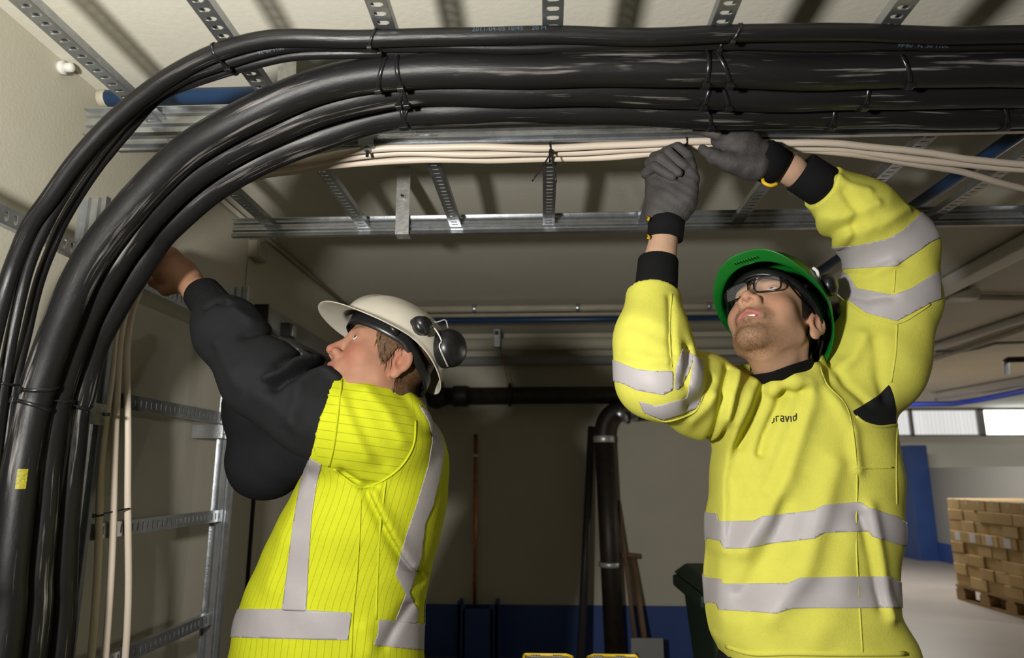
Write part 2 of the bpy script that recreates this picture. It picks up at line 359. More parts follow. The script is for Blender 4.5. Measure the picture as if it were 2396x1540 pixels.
cable('t2', 'power_cable', t2, .0115, 6, 18, WX + .008 + .0115, RZ - .008 - .0115, m_cabt, 'middle one of the three thin black cables', 'cable')
cable('t3', 'power_cable', t3, .0105, 6, 18, WX + .008 + .0105, RZ - .008 - .0105, m_cabt, 'thin black cable with a clear gap before the thick ones in the bend', 'cable')
c1 = [(2396, 384), (2100, 352), (1950, 335), (1800, 331), (1640, 333), (1500, 338), (1290, 344), (1000, 346), (900, 348), (800, 358), (700, 376), (620, 394), (500, 445), (395, 530), (322, 625), (282, 720), (266, 800), (260, 880), (235, 1120), (215, 1540)]
c2 = [(2396, 398), (2100, 367), (1950, 350), (1800, 343), (1640, 342), (1500, 350), (1290, 359), (1000, 358), (900, 361), (800, 372), (700, 388), (610, 403), (500, 453), (405, 536), (335, 630), (295, 720), (280, 800), (276, 880), (267, 1110), (248, 1540)]
c3 = [(2396, 440), (2250, 405), (2073, 370), (1950, 354), (1800, 350), (1640, 346), (1500, 360), (1290, 374), (1000, 373), (900, 376), (800, 387), (690, 400), (600, 415), (500, 463), (415, 541), (350, 630), (312, 720), (299, 800), (297, 880), (299, 1110), (294, 1540)]
for k, c, lab in (('c1', c1, 'cream plastic cable right under the steel rail, next to the wall rail below'), ('c2', c2, 'cream plastic cable between the two other cream ones'), ('c3', c3, 'lowest cream plastic cable, sagging most where it passes above the raised sleeve')):
    cable(k, 'installation_cable', c, .0086, 8, 17 if k != 'c3' else 18, WX + .006 + .0086, RZ - .03 - .0086, m_pvc, lab, 'cable', n=14)
# printed marks and sticker on the sheaths
def cable_frame(key, px):
    C, r, o = CAB[key]; d = C - CAM; u = IW / 2 + F * (d @ RIGHT) / (d @ FWD); vv = IH / 2 - F * (d @ UP) / (d @ FWD)
    i = int(np.argmin((u - px[0]) ** 2 + (vv - px[1]) ** 2)); i = min(max(i, 1), len(C) - 2)
    t = C[i + 1] - C[i - 1]; t /= np.linalg.norm(t); return C[i], t, r, o, i
def wrap_print(key, px, text, h, ang, flip):
    C, r, o = CAB[key]; c, t, r, o, i = cable_frame(key, px)
    cu = bpy.data.curves.new('txt', 'FONT'); cu.body = text; cu.size = h; cu.resolution_u = 2
    to = bpy.data.objects.new('txt', cu); COL.objects.link(to); dg = bpy.context.evaluated_depsgraph_get()
    me = to.evaluated_get(dg).to_mesh(); bm = bmesh.new(); bm.from_mesh(me); bmesh.ops.triangulate(bm, faces=bm.faces[:])
    for _ in range(5):                             # short edges, so that the print follows the round sheath
        lg = [e for e in bm.edges if e.calc_length() > .0018]
        if not lg: break
        bmesh.ops.subdivide_edges(bm, edges=lg, cuts=1); bmesh.ops.triangulate(bm, faces=bm.faces[:])
    bm.verts.index_update(); V = np.array([q.co[:] for q in bm.verts]); Fc = [tuple(q.index for q in p.verts) for p in bm.faces]; bm.free()
    to.evaluated_get(dg).to_mesh_clear(); bpy.data.objects.remove(to); bpy.data.curves.remove(cu)
    L = np.r_[0, np.cumsum(np.linalg.norm(np.diff(C, axis=0), axis=1))]
    sg = -1 if C[-1][0] < C[0][0] else 1           # text advances towards +X
    s = L[i] + (V[:, 0] * (1 if not flip else -1)) * sg; y = V[:, 1] * (1 if not flip else -1)
    P = np.stack([np.interp(s, L, C[:, k]) for k in range(3)], 1)
    q = CAM - c; q -= t * (q @ t); q /= np.linalg.norm(q); up = np.cross(q, t); up *= np.sign(up[2]) if abs(up[2]) > .01 else 1
    a = ang + y / r
    out = P + (q * np.cos(a)[:, None] + up * np.sin(a)[:, None]) * (r + .0004)
    pr = link('printed_date', out, Fc, m_print, smooth=False); plink(pr, o)
wrap_print('t1', (1105, 87), '2011-04-05 10:45    20 M', .013, .55, False)
wrap_print('t2', (672, 110), '2011-05-26', .011, .25, True)
wrap_print('t2', (2250, 106), '2011-05-26  09:46', .013, .25, True)
c, t, r, o, i = cable_frame('k1', (58, 1128)); q = CAM - c; q -= t * (q @ t); q /= np.linalg.norm(q); s_ = np.cross(t, q)
a = np.linspace(-.40, .12, 9); v = np.concatenate([c + t * zz + (q * np.cos(a)[:, None] + s_ * np.sin(a)[:, None]) * (r + .0008) for zz in (-.019, .019)])
st = link('sticker', v, [(j, j + 1, 10 + j, 9 + j) for j in range(8)], m_label); plink(st, o); st['label'] = 'yellow sticker with small print'
# ------------------------------------------------------------------ cable ties
def tie(keys, px, label, tilt=0.0, wd=.0055, head=-.9, tail=None, group='cable ties on the black cables', grow=0.0):
    """strap round one or more neighbouring cables; the head sits on the lower side towards the room"""
    fr = [cable_frame(k, px) for k in keys]; c0, t, r0, _, _ = fr[0]
    if len(fr) > 1:
        # centre a stadium over all cables
        cs = [CAB[k][0][np.argmin(np.linalg.norm(CAB[k][0] - c0, axis=1))] for k in keys]
    else: cs = [c0]
    q = CAM - c0; q -= t * (q @ t); q /= np.linalg.norm(q); e2 = np.cross(t, q)
    if e2[2] < 0 or abs(t[2]) > .8: e2 = e2 if abs(t[2]) > .8 else -e2
    pts = []
    al = np.linspace(0, 2 * math.pi, 64, endpoint=False)
    for a in al:                                     # support function outline of the bundle
        d = q * math.cos(a) + e2 * math.sin(a)
        j = max(range(len(cs)), key=lambda k: (cs[k] - cs[0]) @ d + CAB[keys[k]][1])
        pts.append(cs[j] - t * ((cs[j] - c0) @ t) + d * (CAB[keys[j]][1] + .0014 + grow) + t * math.tan(tilt) * (d @ e2) * CAB[keys[j]][1])
    if keys[0][0] == 'k': wd = .0085
    pts = np.array(pts); v = np.concatenate([pts - t * wd / 2, pts + t * wd / 2]); n = len(al)
    big = keys[0][0] == 'k'
    root = thing('cable_tie', tuple(c0), label, 'cable tie', group)
    link('strap', v, [(j, (j + 1) % n, n + (j + 1) % n, n + j) for j in range(n)], m_tie, root, solid=.0013)
    d = q * math.cos(head) + e2 * math.sin(head); j = int(np.argmax((pts - c0) @ d)); hc = pts[j] + d * (.0042 if keys[0][0] == 'k' else .003)
    R = np.stack([t, np.cross(d, t), d], 1)
    MB().box(hc, (.0135, .0125, .0085) if big else (.0095, .0085, .0065), R).build('head', m_tie, root, smooth=False, bevel=.0012)
    if tail:
        tp = [hc, hc + np.asarray(tail) * .35 + d * .004, hc + np.asarray(tail)]
        MB().tube(catmull(tp, 5), .0021, 6).build('tail', m_tie, root)
    return root
where = {'k1': 'the thick black cable next to the thin ones', 'k2': 'the middle thick black cable', 'k3': 'the thick black cable along the rail', 't1': 'the outermost thin black cable', 't2': 'the middle thin black cable', 't3': 'the innermost thin black cable'}
tie(['t1', 't2'], (508, 118), 'black cable tie binding two thin cables where the bend begins', .0)
tie(['t2', 't3'], (526, 152), 'black cable tie below the first one on the thin cables in the bend', .2)
tie(['t1'], (880, 87), 'black cable tie around the outermost thin cable at the slotted rung', -.45)
tie(['t2', 't3'], (893, 112), 'black cable tie around the two inner thin cables at the slotted rung', -.3)
tie(['k1'], (903, 172), 'slanting black cable tie on the first thick cable, left of its upright twin', -.42)
tie(['k1'], (938, 168), 'upright black cable tie on the first thick cable, beside a slanting one', 0)
tie(['k2'], (947, 212), 'upright black cable tie on the middle thick cable, beside a slanting one', 0)
tie(['k2'], (957, 212), 'slanting black cable tie on the middle thick cable, below the ceiling bracket', -.55)
tie(['k3'], (946, 264), 'upright black cable tie on the thick cable at the rail, beside a slanting one', 0)
tie(['k3'], (960, 262), 'slanting black cable tie on the thick cable at the rail', -.55)
tie(['t1'], (1704, 80), 'black cable tie on the outermost thin cable above the pointing gloves', -.5)
tie(['t2'], (1697, 105), 'black cable tie on the middle thin cable above the pointing gloves', -.3)
tie(['t3'], (1683, 122), 'black cable tie on the innermost thin cable above the gloves', -.3)
tie(['k1'], (1662, 163), 'upright black cable tie on the first thick cable above the gloves', 0)
tie(['k1'], (1692, 163), 'slanting black cable tie on the first thick cable above the gloves', .5)
tie(['k2'], (1652, 215), 'upright black cable tie on the middle thick cable above the gloves', -.15)
tie(['k2'], (1682, 215), 'slanting black cable tie on the middle thick cable above the gloves', .5)
tie(['k3'], (1640, 262), 'black cable tie on the thick cable at the rail, touching the glove', .4)
tie(['k1'], (2066, 165), 'black cable tie on the first thick cable, away from any rung', .45)
tie(['k2'], (1999, 219), 'single black cable tie on the middle thick cable past the gloves', 0)
tie(['k3'], (1965, 266), 'single black cable tie on the thick cable above the raised cuff', 0)
tie(['k3'], (2326, 262), 'black cable tie farthest along the thick cable at the rail', .4)
tie(['t2', 't3'], (30, 900), 'black cable tie binding thin cables at the wall ladder', 0, head=.5)
tie(['k1'], (90, 905), 'black cable tie on the first thick cable at the wall ladder', .25, head=.9)
tie(['k1'], (75, 945), 'lower black cable tie on the first thick cable at the wall ladder', -.2, head=1.1)
tie(['k2'], (125, 940), 'black cable tie on the middle thick cable at the wall ladder', .1, head=1.0)
tie(['k3'], (178, 945), 'black cable tie on the innermost thick cable at the wall ladder', .0, head=1.0)
tie(['c1', 'c2'], (1290, 350), 'black cable tie with a long tail binding the upper cream cables', .1, .004, -.6, (.012, .01, -.075), 'cable ties on the cream cables')
tie(['c2', 'c3'], (1300, 365), 'black cable tie with a tail hanging the other way on the lower cream cables', -.1, .004, -.2, (-.045, .01, -.065), 'cable ties on the cream cables')
tie(['c1', 'c2', 'c3'], (1606, 342), 'black cable tie being pulled tight by the gloved hand', 0, .004, -.9, None, 'cable ties on the cream cables')
tie(['c1'], (228, 1225), 'black cable tie with a long tail at the wall ladder rung', .0, .004, 1.2, (.02, .11, .012), 'cable ties on the cream cables')
# ================================================================== pipes, boxes and the far end of the garage
def pipe(name, pts, r, m, label, cat='pipe', parts=(), n=20, smooth=0, group=None):
    """parts: (part name, p, direction, radius, length, material) collars and clamps that sit on the pipe"""
    o = MB().tube(pts, r, n, True, smooth).build(name, m); tag(o, label, cat, group)
    for nm, p, d, rr, L, mm in parts:
        p = np.asarray(p, float); d = np.asarray(d, float); d = d / np.linalg.norm(d)
        plink(MB().tube([p - d * L / 2, p - d * L * .42, p + d * L * .42, p + d * L / 2], [rr * .96, rr, rr, rr * .96], n).build(nm, mm), o)
    return o
X1 = np.array([1., 0, 0]); Y1 = np.array([0, 1., 0]); Z1 = np.array([0, 0, 1.])
# blue pipe under the ceiling with its bend on the right
pipe('blue_pipe', [(-1.13, 1.56, 2.15), (1.28, 1.56, 2.15), (1.34, 1.575, 2.15), (1.37, 1.62, 2.15), (1.37, 1.7, 2.15), (1.33, 4.02, 2.16)], .021, m_bluepipe, 'dark blue pipe under the ceiling, running above the ladders and turning deeper into the garage',
     parts=[('end_cap', (-1.128, 1.56, 2.15), X1, .0225, .02, m_conduit)])
# pipes across the ceiling by the back wall
for py, Y, r, m, lab in ((722, 3.9, .021, m_conduit, 'beige painted pipe under the ceiling in front of the back wall, with clamps'), (737, 3.98, .011, m_conduit, 'thin beige conduit between the beige pipe and the blue one by the back wall'), (749, 4.08, .017, m_bluepipe, 'straight dark blue pipe below the beige pipe by the back wall')):
    z = aty(1200, py, Y)[2]
    parts = [('clamp', (aty(px, 720, Y)[0], Y, z), X1, r + .004, .022, m_galv) for px in (1110, 1352, 1660)] if r > .02 else []
    pipe('ceiling_pipe', [(-1.17, Y, z), (1.9, Y, z)], r, m, lab, parts=parts)
for py, Y, r, lab in ((806, 4.83, .045, 'upper grey painted pipe along the top of the back wall'), (845, 4.8, .034, 'lower grey painted pipe along the back wall above the black drain')):
    z = aty(1200, py, Y)[2]; pipe('wall_pipe', [(-1.17, Y, z), (1.95, Y, z)], r, m_wall if r > .04 else m_grey, lab)
p = aty(1163, 792, 4.72)
br = thing('pipe_hanger', tuple(p), 'small steel hanger box on the back wall above the drain pipe', 'bracket')
MB().box(p, (.05, .06, .13)).build('strap', m_galv, br, smooth=False, bevel=.004); MB().box(p + [0, -.035, .03], (.025, .02, .03)).build('nut', m_dark, br, smooth=False)
MB().tube([p + [.02, 0, -.06], aty(1186, 880, 4.7), aty(1192, 905, 4.7)], .004, 6).build('hanger_rod', m_copper, br)
m_pole = mat('dark_steel_pole', (.05, .05, .05), .45, .4)
# black drain pipe
a, b = aty(1035, 927, 4.74), aty(1490, 924, 4.74)
dr = pipe('drain_pipe', [a, b], .060, m_iron, 'horizontal black cast iron drain pipe along the back wall', parts=[('coupling', aty(1077, 927, 4.74), X1, .074, .10, m_iron), ('collar', aty(1193, 924, 4.74), X1, .082, .022, m_iron)])
e = aty(1022, 930, 4.74)
plink(MB().tube([a + [.02, 0, 0], e + [.03, 0, .0], e, e + [-.02, .03, .03], e + [-.03, .06, .11]], [.062, .07, .082, .07, .055], 20, True, 6).build('bend', m_iron), dr)
q0, q1 = aty(1440, 1545, 4.72), aty(1414, 1040, 4.72); q0[2] = .0
ds = pipe('downpipe', [q0, q1 + [0, 0, .03]], .066, m_iron, 'upright black drain pipe on the back wall with silver clamps', parts=[('clamp', aty(1413, 1028, 4.72), Z1, .072, .045, m_galvb), ('clamp', aty(1426, 1321, 4.72), Z1, .071, .03, m_galvb), ('clamp', aty(1450, 970, 4.72), (1, 0, 1.2), .070, .045, m_galv), ('clamp', aty(1482, 961, 4.72), X1, .070, .05, m_galv)])
plink(MB().tube([q1, aty(1414, 1005, 4.72), aty(1424, 978, 4.72), aty(1445, 962, 4.72), aty(1475, 961, 4.72), aty(1530, 961, 4.72)], .066, 20, True, 5).build('elbow', m_iron), ds)
pipe('leaning_pole', [aty(1384, 1000, 4.83), atz(1352, 1560, .0) * [1, 0, 0] + [0, 4.45, .01]], .026, m_pole, 'dark grey pipe leaning beside the upright drain pipe', 'pole')
c0, c1 = aty(1111, 1415, 4.87), aty(1113, 1020, 4.87); c0[2] = .05
cp = pipe('copper_pipe', [c0, c1], .0125, m_copper, 'thin upright copper pipe on the back wall', parts=[('pipe_clip', aty(1113, 1066, 4.87), Z1, .018, .02, m_white), ('end_cap', c1, Z1, .014, .02, m_dark)])
# blue guard at the foot of the copper pipe
xa, xb = aty(1076, 1410, 4.75)[0], aty(1161, 1410, 4.75)[0]
g = thing('pipe_guard', (xa, 4.75, 0), 'blue sheet metal guard around the foot of the copper pipe', 'guard')
box_obj('front_plate', (xa + .02, 4.735, 0), (xb - .02, 4.745, .335), m_bluewall, g)
for x in (xa, xb): box_obj('side_plate', (x - .015 if x == xa else x - .008, 4.735, 0), (x + .008 if x == xa else x + .015, 4.885, .375), m_bluewall, g)
for x in (xa, xb): s = 1 if x == xa else -1; MB().box((x + s * .012, 4.74, .18), (.05, .01, .36), None).build('corner_strip', m_bluewall, g, smooth=False)
# tools leaning by the drain
s0, s1 = aty(1494, 1545, 4.55), aty(1447, 1172, 4.86); s0[2] = .01
tag(MB().tube([s0, s1], [.014, .012], 10).build('broom_handle', m_wood), 'long wooden broom handle leaning by the drain pipe', 'tool')
sp = thing('shovel', (s0[0] + .1, 4.5, 0), 'wooden shovel with a cross grip leaning beside the broom handle', 'tool')
h0, h1 = aty(1514, 1540, 4.60), aty(1480, 1303, 4.82)
MB().tube([h0, h1], .019, 10).build('shaft', m_wood, sp); MB().tube([h1 + [-.10, 0, 0], h1 + [-.05, 0, .008], h1 + [.05, 0, .004]], [.014, .02, .016], 10, True, 4).build('grip', m_wood, sp)
MB().box((h0[0], h0[1] - .02, .1), (.2, .02, .2)).build('blade', m_grey, sp, smooth=False, bevel=.006)
# wheelie bin
def bin_():
    x0 = aty(1650, 1400, 2.75)[0]; zt = aty(1612, 1395, 2.75)[2]; y0 = 2.7; W_, D_ = .48, .5
    r = thing('wheelie_bin', (x0 + .24, y0 + .25, 0), 'dark green wheeled refuse bin behind the standing worker', 'bin')
    v = [(x0 + .05, y0 + .06, .05), (x0 + W_ - .05, y0 + .06, .05), (x0 + W_ - .05, y0 + D_ - .1, .05), (x0 + .05, y0 + D_ - .1, .05), (x0, y0, zt), (x0 + W_, y0, zt), (x0 + W_, y0 + D_, zt), (x0, y0 + D_, zt)]
    link('body', v, [(3, 2, 1, 0), (4, 5, 6, 7), (0, 1, 5, 4), (1, 2, 6, 5), (2, 3, 7, 6), (3, 0, 4, 7)], m_greenbin, r, smooth=False, bevel=.02)
    MB().box((x0 + .24, y0 + .25, zt - .01), (W_ + .07, D_ + .05, .05)).build('rim', m_greenbin, r, smooth=False, bevel=.01)
    zl = zt + .045
    v = [(x0 - .03, y0 - .03, zt + .02), (x0 + W_ + .03, y0 - .03, zt + .02), (x0 + W_ + .03, y0 + D_ + .04, zt + .02), (x0 - .03, y0 + D_ + .04, zt + .02), (x0 + .02, y0 + .03, zl), (x0 + W_ - .02, y0 + .03, zl), (x0 + W_ - .02, y0 + D_, zl + .02), (x0 + .02, y0 + D_, zl + .02)]
    link('lid', v, [(3, 2, 1, 0), (4, 5, 6, 7), (0, 1, 5, 4), (1, 2, 6, 5), (2, 3, 7, 6), (3, 0, 4, 7)], m_greenbin, r, smooth=False, bevel=.01)
    for s in (0, 1):
        c = np.array([x0 + .02 + s * (W_ - .04), y0 + D_ - .06, .1]); MB().tube([c - [.025, 0, 0], c + [.025, 0, 0]], .1, 20).build('wheel', m_dark, r)
    MB().tube([(x0 + .06, y0 + D_ + .03, zt), (x0 + .06, y0 + D_ + .09, zt + .01), (x0 + W_ - .06, y0 + D_ + .09, zt + .01), (x0 + W_ - .06, y0 + D_ + .03, zt)], .014, 10).build('handle', m_greenbin, r)
bin_()
# trolley (below the picture's edge) with the two yellow part cases
pa, pb, pc, pd = aty(1226, 1527, 1.98), aty(1342, 1530, 1.98), aty(1371, 1533, 1.98), aty(1489, 1532, 1.98)
zt = pa[2] - .058
tr = thing('trolley', ((pa[0] + pd[0]) / 2, 1.85, 0), 'low steel trolley carrying the two yellow part cases', 'trolley')
box_obj('top', (pa[0] - .06, 1.62, zt - .025), (pd[0] + .06, 2.03, zt - .001), m_grey, tr, bevel=.004)
box_obj('shelf', (pa[0] - .05, 1.63, .2), (pd[0] + .05, 2.02, .22), m_grey, tr)
for x in (pa[0] - .045, pd[0] + .045):
    for y in (1.64, 2.01):
        MB().tube([(x, y, .06), (x, y, zt - .02)], .012, 10).build('leg', m_galv, tr); MB().tube([(x - .012, y, .03), (x + .012, y, .03)], .03, 16).build('caster', m_dark, tr)
m_pale = mat('pale_plastic', (.42, .40, .37), .4)
for (A, B, lab, sg) in ((pa, pb, 'yellow framed parts case with clear lid, rounded corner towards its twin, left on the trolley', 1), (pc, pd, 'yellow framed parts case with clear lid beside the green bin, on the trolley', -1)):
    xa, xb = A[0], B[0]; y1, y0 = 1.98, 1.76
    r = thing('parts_case', ((xa + xb) / 2, 1.87, zt), lab, 'parts case')
    box_obj('tray', (xa + .003, y0, zt), (xb - .003, y1 - .003, zt + .045), m_grey, r, bevel=.004)
    fr = [(xa - .004, y0, zt + .052), (xa, y1 - .004, zt + .052), (xa + .004, y1, zt + .053), (xb - .02, y1, zt + .053), (xb - .004, y1 - .016, zt + .052), (xb, y0, zt + .052), (xa - .004, y0, zt + .052)]
    if sg < 0: fr = [(xa + xb - x, y, z) for x, y, z in fr]
    MB().tube(fr, .0042, 8).build('lid_frame', m_yellow, r)
    MB().tube([(x, y, z - .009) for x, y, z in fr], .004, 8).build('tray_rim', m_yellow, r)
    box_obj('lid', (xa + .006, y0 + .004, zt + .050), (xb - .006, y1 - .006, zt + .052), m_clear, r)
    for gx in (.14, .58):
        for k in range(6):
            x = xa + (xb - xa) * gx + k * .0042; box_obj('hinge_rib', (x, y1 - .016, zt + .046), (x + .002, y1 - .005, zt + .0545), m_pale, r)
# ------------------------------------------------------------------ fittings on the left wall
y0 = atx(622, 745, XW + .05)[1]
tk = thing('cable_trunking', (XW + .03, y0, 1.8), 'grey cable trunking on the left wall in front of the white helmet', 'trunking')
box_obj('duct', (XW, y0, 1.795), (XW + .055, 4.6, 1.875), m_grey, tk, bevel=.003); box_obj('end_plate', (XW, y0 - .006, 1.79), (XW + .06, y0, 1.88), m_dark, tk)
dv = thing('socket_box', (XW + .08, y0 + .2, 1.8), 'small black socket box with a bright front on the trunking', 'socket')
pp = atx(678, 770, XW + .09)
box_obj('housing', (XW + .055, pp[1] - .02, pp[2] - .035), (XW + .095, pp[1] + .05, pp[2] + .025), m_dark, dv, bevel=.004); box_obj('front', (XW + .095, pp[1] + .015, pp[2] - .028), (XW + .102, pp[1] + .048, pp[2] + .018), m_galvb, dv)
pp = atx(728, 828, XW + .06)
cb = thing('switch_cabinet', (XW + .05, pp[1], 1.6), 'grey switch cabinet on the left wall under the trunking', 'cabinet')
box_obj('body', (XW, pp[1] - .2, 1.58), (XW + .07, pp[1] + .35, 1.76), m_grey, cb, bevel=.004); box_obj('door', (XW + .07, pp[1] - .17, 1.595), (XW + .078, pp[1] + .32, 1.745), m_grey, cb, bevel=.002)
pipe('corner_conduit', [(XW + .012, 1.9, ZC - .02), (XW + .012, 4.3, ZC - .02)], .0085, m_conduit, 'thin painted conduit along the corner of left wall and ceiling', 'conduit')
pp = atx(603, 585, XW + .02)
jb = thing('junction_box', (XW, pp[1], pp[2]), 'small cream junction box on the left wall below the far rail', 'junction box')
box_obj('box', (XW, pp[1] - .05, pp[2] - .045), (XW + .04, pp[1] + .05, pp[2] + .03), m_conduit, jb, bevel=.006); box_obj('cover', (XW + .04, pp[1] - .044, pp[2] - .039), (XW + .045, pp[1] + .044, pp[2] + .024), m_conduit, jb)
yy = atx(588, 1200, XW)[1]; struct(box_obj('trim_1', (XW, yy - .005, 0), (XW + .012, yy + .005, 1.40), m_dark))
yy = atx(577, 620, XW)[1]; struct(box_obj('trim_2', (XW, yy - .002, 1.72), (XW + .003, yy + .002, ZC), m_grey))
pp = atx(160, 158, XW + .02)
pk = thing('wall_sensor', tuple(pp), 'small white round sensor on the left wall beside the first ceiling rung', 'sensor')
MB().tube([(XW, pp[1], pp[2]), (XW + .012, pp[1], pp[2])], .017, 14).build('base', m_white, pk); MB().tube([(XW + .012, pp[1], pp[2]), (XW + .03, pp[1], pp[2]), (XW + .034, pp[1], pp[2])], [.012, .011, .006], 14).build('knob', m_white, pk)
# ------------------------------------------------------------------ right-hand ceiling
a, b = atz(2178, 690, 2.16), atz(2396, 575, 2.16); d = (b - a) / np.linalg.norm(b - a)
tag(MB().box((a + b) / 2 - d * .3, (.10, 2 * np.linalg.norm(b - a) + 2.4, .06), np.stack([np.cross(d, Z1), d, Z1], 1)).build('ceiling_trunking', m_white, smooth=False, bevel=.008), 'wide pale trunking under the ceiling beyond the raised sleeve', 'trunking')
def run(name, px, z, r, m, label, cat='conduit'):
    pts = [atz(x, y, z) for x, y in px]; d = pts[-1] - pts[-2]; pts.append(pts[-1] + d / np.linalg.norm(d) * .8); return pipe(name, pts, r, m, label, cat, n=12)
run('ceiling_conduit', [(2120, 694), (2260, 694), (2396, 697)], 2.175, .018, m_conduit, 'pale conduit crossing behind the wide ceiling trunking')
pp = atz(2245, 690, 2.16)
lb = thing('ceiling_box', tuple(pp), 'pale square junction box on the crossing ceiling conduit', 'junction box'); MB().box(pp, (.17, .1, .05)).build('box', m_conduit, lb, smooth=False, bevel=.008); MB().box(pp + [.0, 0, -.028], (.15, .085, .008)).build('cover', m_white, lb, smooth=False)
run('ceiling_conduit', [(2080, 846), (2260, 788), (2396, 745)], 2.17, .028, m_white, 'upper one of two parallel pale conduits under the far ceiling')
run('ceiling_conduit', [(2080, 872), (2260, 815), (2396, 768)], 2.17, .022, m_conduit, 'lower one of two parallel pale conduits under the far ceiling')
run('ceiling_wire', [(2190, 822), (2250, 822), (2290, 815), (2330, 803), (2396, 801)], 2.175, .012, m_grey, 'loose grey wire with a bend under the far ceiling', 'wire')
o = run('black_pipe_stub', [(2356, 872), (2354, 846), (2360, 842), (2396, 841)], 2.02, .022, m_dark, 'black pipe with a downturned end under the far ceiling', 'pipe')
run('blue_far_pipe', [(2060, 947), (2230, 945), (2300, 934), (2396, 915)], 2.03, .032, mat('bright_blue_pipe', (.02, .05, .45), .4), 'bright blue pipe under the ceiling before the window strip', 'pipe')
m_tube = mat('fluorescent_tube', (.9, .9, .9), .3, emit=(1.0, .95, .86), estr=9.0)
def fixture(a, b, lab, lit):
    d = b - a; L = np.linalg.norm(d); d /= L; R = np.stack([np.cross(d, Z1), d, Z1], 1)
    r = thing('fluorescent_light', tuple((a + b) / 2), lab, 'ceiling light', 'fluorescent ceiling lights')
    MB().box((a + b) / 2, (.12, L, .06), R).build('housing', m_white, r, smooth=False, bevel=.008)
    MB().tube([a + d * .03 - Z1 * .048, b - d * .03 - Z1 * .048], .014, 12).build('tube_lamp', m_tube if lit else m_white, r)
    for q in (a + d * .02, b - d * .02): MB().box(q - Z1 * .045, (.05, .03, .04), R).build('lamp_holder', m_white, r, smooth=False)
fixture(atz(2185, 928, 2.15), atz(2420, 888, 2.15), 'long pale fluorescent fitting above the bright blue pipe', False)
_a, _b = atz(1985, 913, 2.15), atz(2143, 909, 2.15)
fl2 = lamp('fluorescent_tube_light', 'AREA', tuple((_a + _b) / 2 - [0, 0, .064]), 60.0, (1.0, .94, .85), np.linalg.norm(_b - _a) - .06, .028)
fl2.rotation_euler[2] = math.atan2(_b[1] - _a[1], _b[0] - _a[0])      # the light of the lit tube seen beside the raised sleeve
fixture(_a, _b, 'lit fluorescent fitting beside the worker in the fleece jacket, before the window strip', True)
# ------------------------------------------------------------------ pallet and cartons
m_card = mat('cardboard', (.60, .41, .18), .7, var=.15, vscale=5, bump=.1)
m_card2 = mat('cardboard_light', (.68, .49, .23), .7, var=.15, vscale=5)
m_pal = mat('pallet_wood', (.42, .26, .11), .7, var=.3, vscale=12, stretch=(1, .1, 1))
m_paper = mat('white_paper', (.75, .75, .78), .6)
m_tape = mat('clear_tape', (.7, .62, .45), .15)
px0, py0, py1 = 4.02, 6.02, 7.26
pl = thing('pallet', (px0 + .4, (py0 + py1) / 2, 0), 'wooden pallet under the stack of cartons', 'pallet')
for x in (px0 + .05, px0 + .4, px0 + .75): box_obj('bottom_board', (x - .05, py0, 0), (x + .05, py1, .022), m_pal, pl)
for x in (px0 + .05, px0 + .4, px0 + .75):
    for y in np.linspace(py0 + .07, py1 - .07, 4): box_obj('block', (x - .05, y - .07, .022), (x + .05, y + .07, .10), m_pal, pl)
for y in np.linspace(py0 + .07, py1 - .07, 4): box_obj('cross_board', (px0, y - .05, .10), (px0 + .8, y + .05, .122), m_pal, pl)
for x in np.linspace(px0 + .05, px0 + .75, 5): box_obj('deck_board', (x - .05, py0, .122), (x + .05, py1, .144), m_pal, pl)
ORDN = ['first', 'second', 'third', 'fourth', 'fifth', 'sixth', 'seventh', 'eighth']; INR = ['middle', 'rear']
rows = 8; hz = (aty(2226, 1166, 7.2)[2] - .144) / rows; bn = 0
proto = {}
def carton(x, y, z, dx, dy, m, lab, label_paper=False):
    o = box_obj('carton', (-dx / 2, -dy / 2, 0), (dx / 2, dy / 2, hz - .003), m, bevel=.004); o.location = (x, y, z)
    tag(o, lab, 'carton', 'cardboard cartons on the pallet')
    if label_paper:
        c = box_obj('paper_label', (-dx / 2 - .0015, -.045, hz * .12), (-dx / 2 - .0002, .045, hz * .9), m_paper); c.parent = o
    return o
for k in range(rows):
    z = .1445 + k * hz; n = 6 if k % 2 else 5; L = (py1 - py0 - .02) / n; sh = .02 if k < rows - 1 else 0
    for j in range(n):
        y = py0 + .01 + L * (j + .5); jx = random.uniform(-.012, .012)
        od = ORDN[n - 1 - j]
        lab = 'brown carton with a white paper label, %s of its layer from the far wall end' % od if (k == 4) else ('taped brown carton, top layer of the pallet side, %s from far wall end' % od if k == rows - 1 else 'plain brown carton, %s layer above the pallet, %s from the far wall end' % (ORDN[k], od))
        o = carton(px0 + .13 + jx, y, z, .24, L - .006, m_card if (j + k) % 3 else m_card2, lab, k == 4)
        if k == rows - 1:
            c = box_obj('tape', (-.12, -.02, hz - .003), (.12, .02, hz - .0022), m_tape); c.parent = o
            c = box_obj('tape', (-.1208, -.02, hz * .5), (-.12, .02, hz - .003), m_tape); c.parent = o
    if k == rows - 1:
        for q in range(2):
            for j in range(n): carton(px0 + .13 + .26 * (q + 1), py0 + .01 + L * (j + .5), z, .24, L - .006, m_card, 'brown carton, top layer, %s row of the stack, %s from far wall end' % (INR[q], ORDN[n - 1 - j]))
    else:
        for q in range(2): carton(px0 + .13 + .26 * (q + 1), py0 + .1, z, .24, .18, m_card, 'brown carton in the near end of the stack, %s row, %s layer above the pallet' % (INR[q], ORDN[k])); carton(px0 + .13 + .26 * (q + 1), py1 - .1, z, .24, .18, m_card, 'brown carton in the end facing the far wall, %s row, %s layer above the pallet' % (INR[q], ORDN[k]))
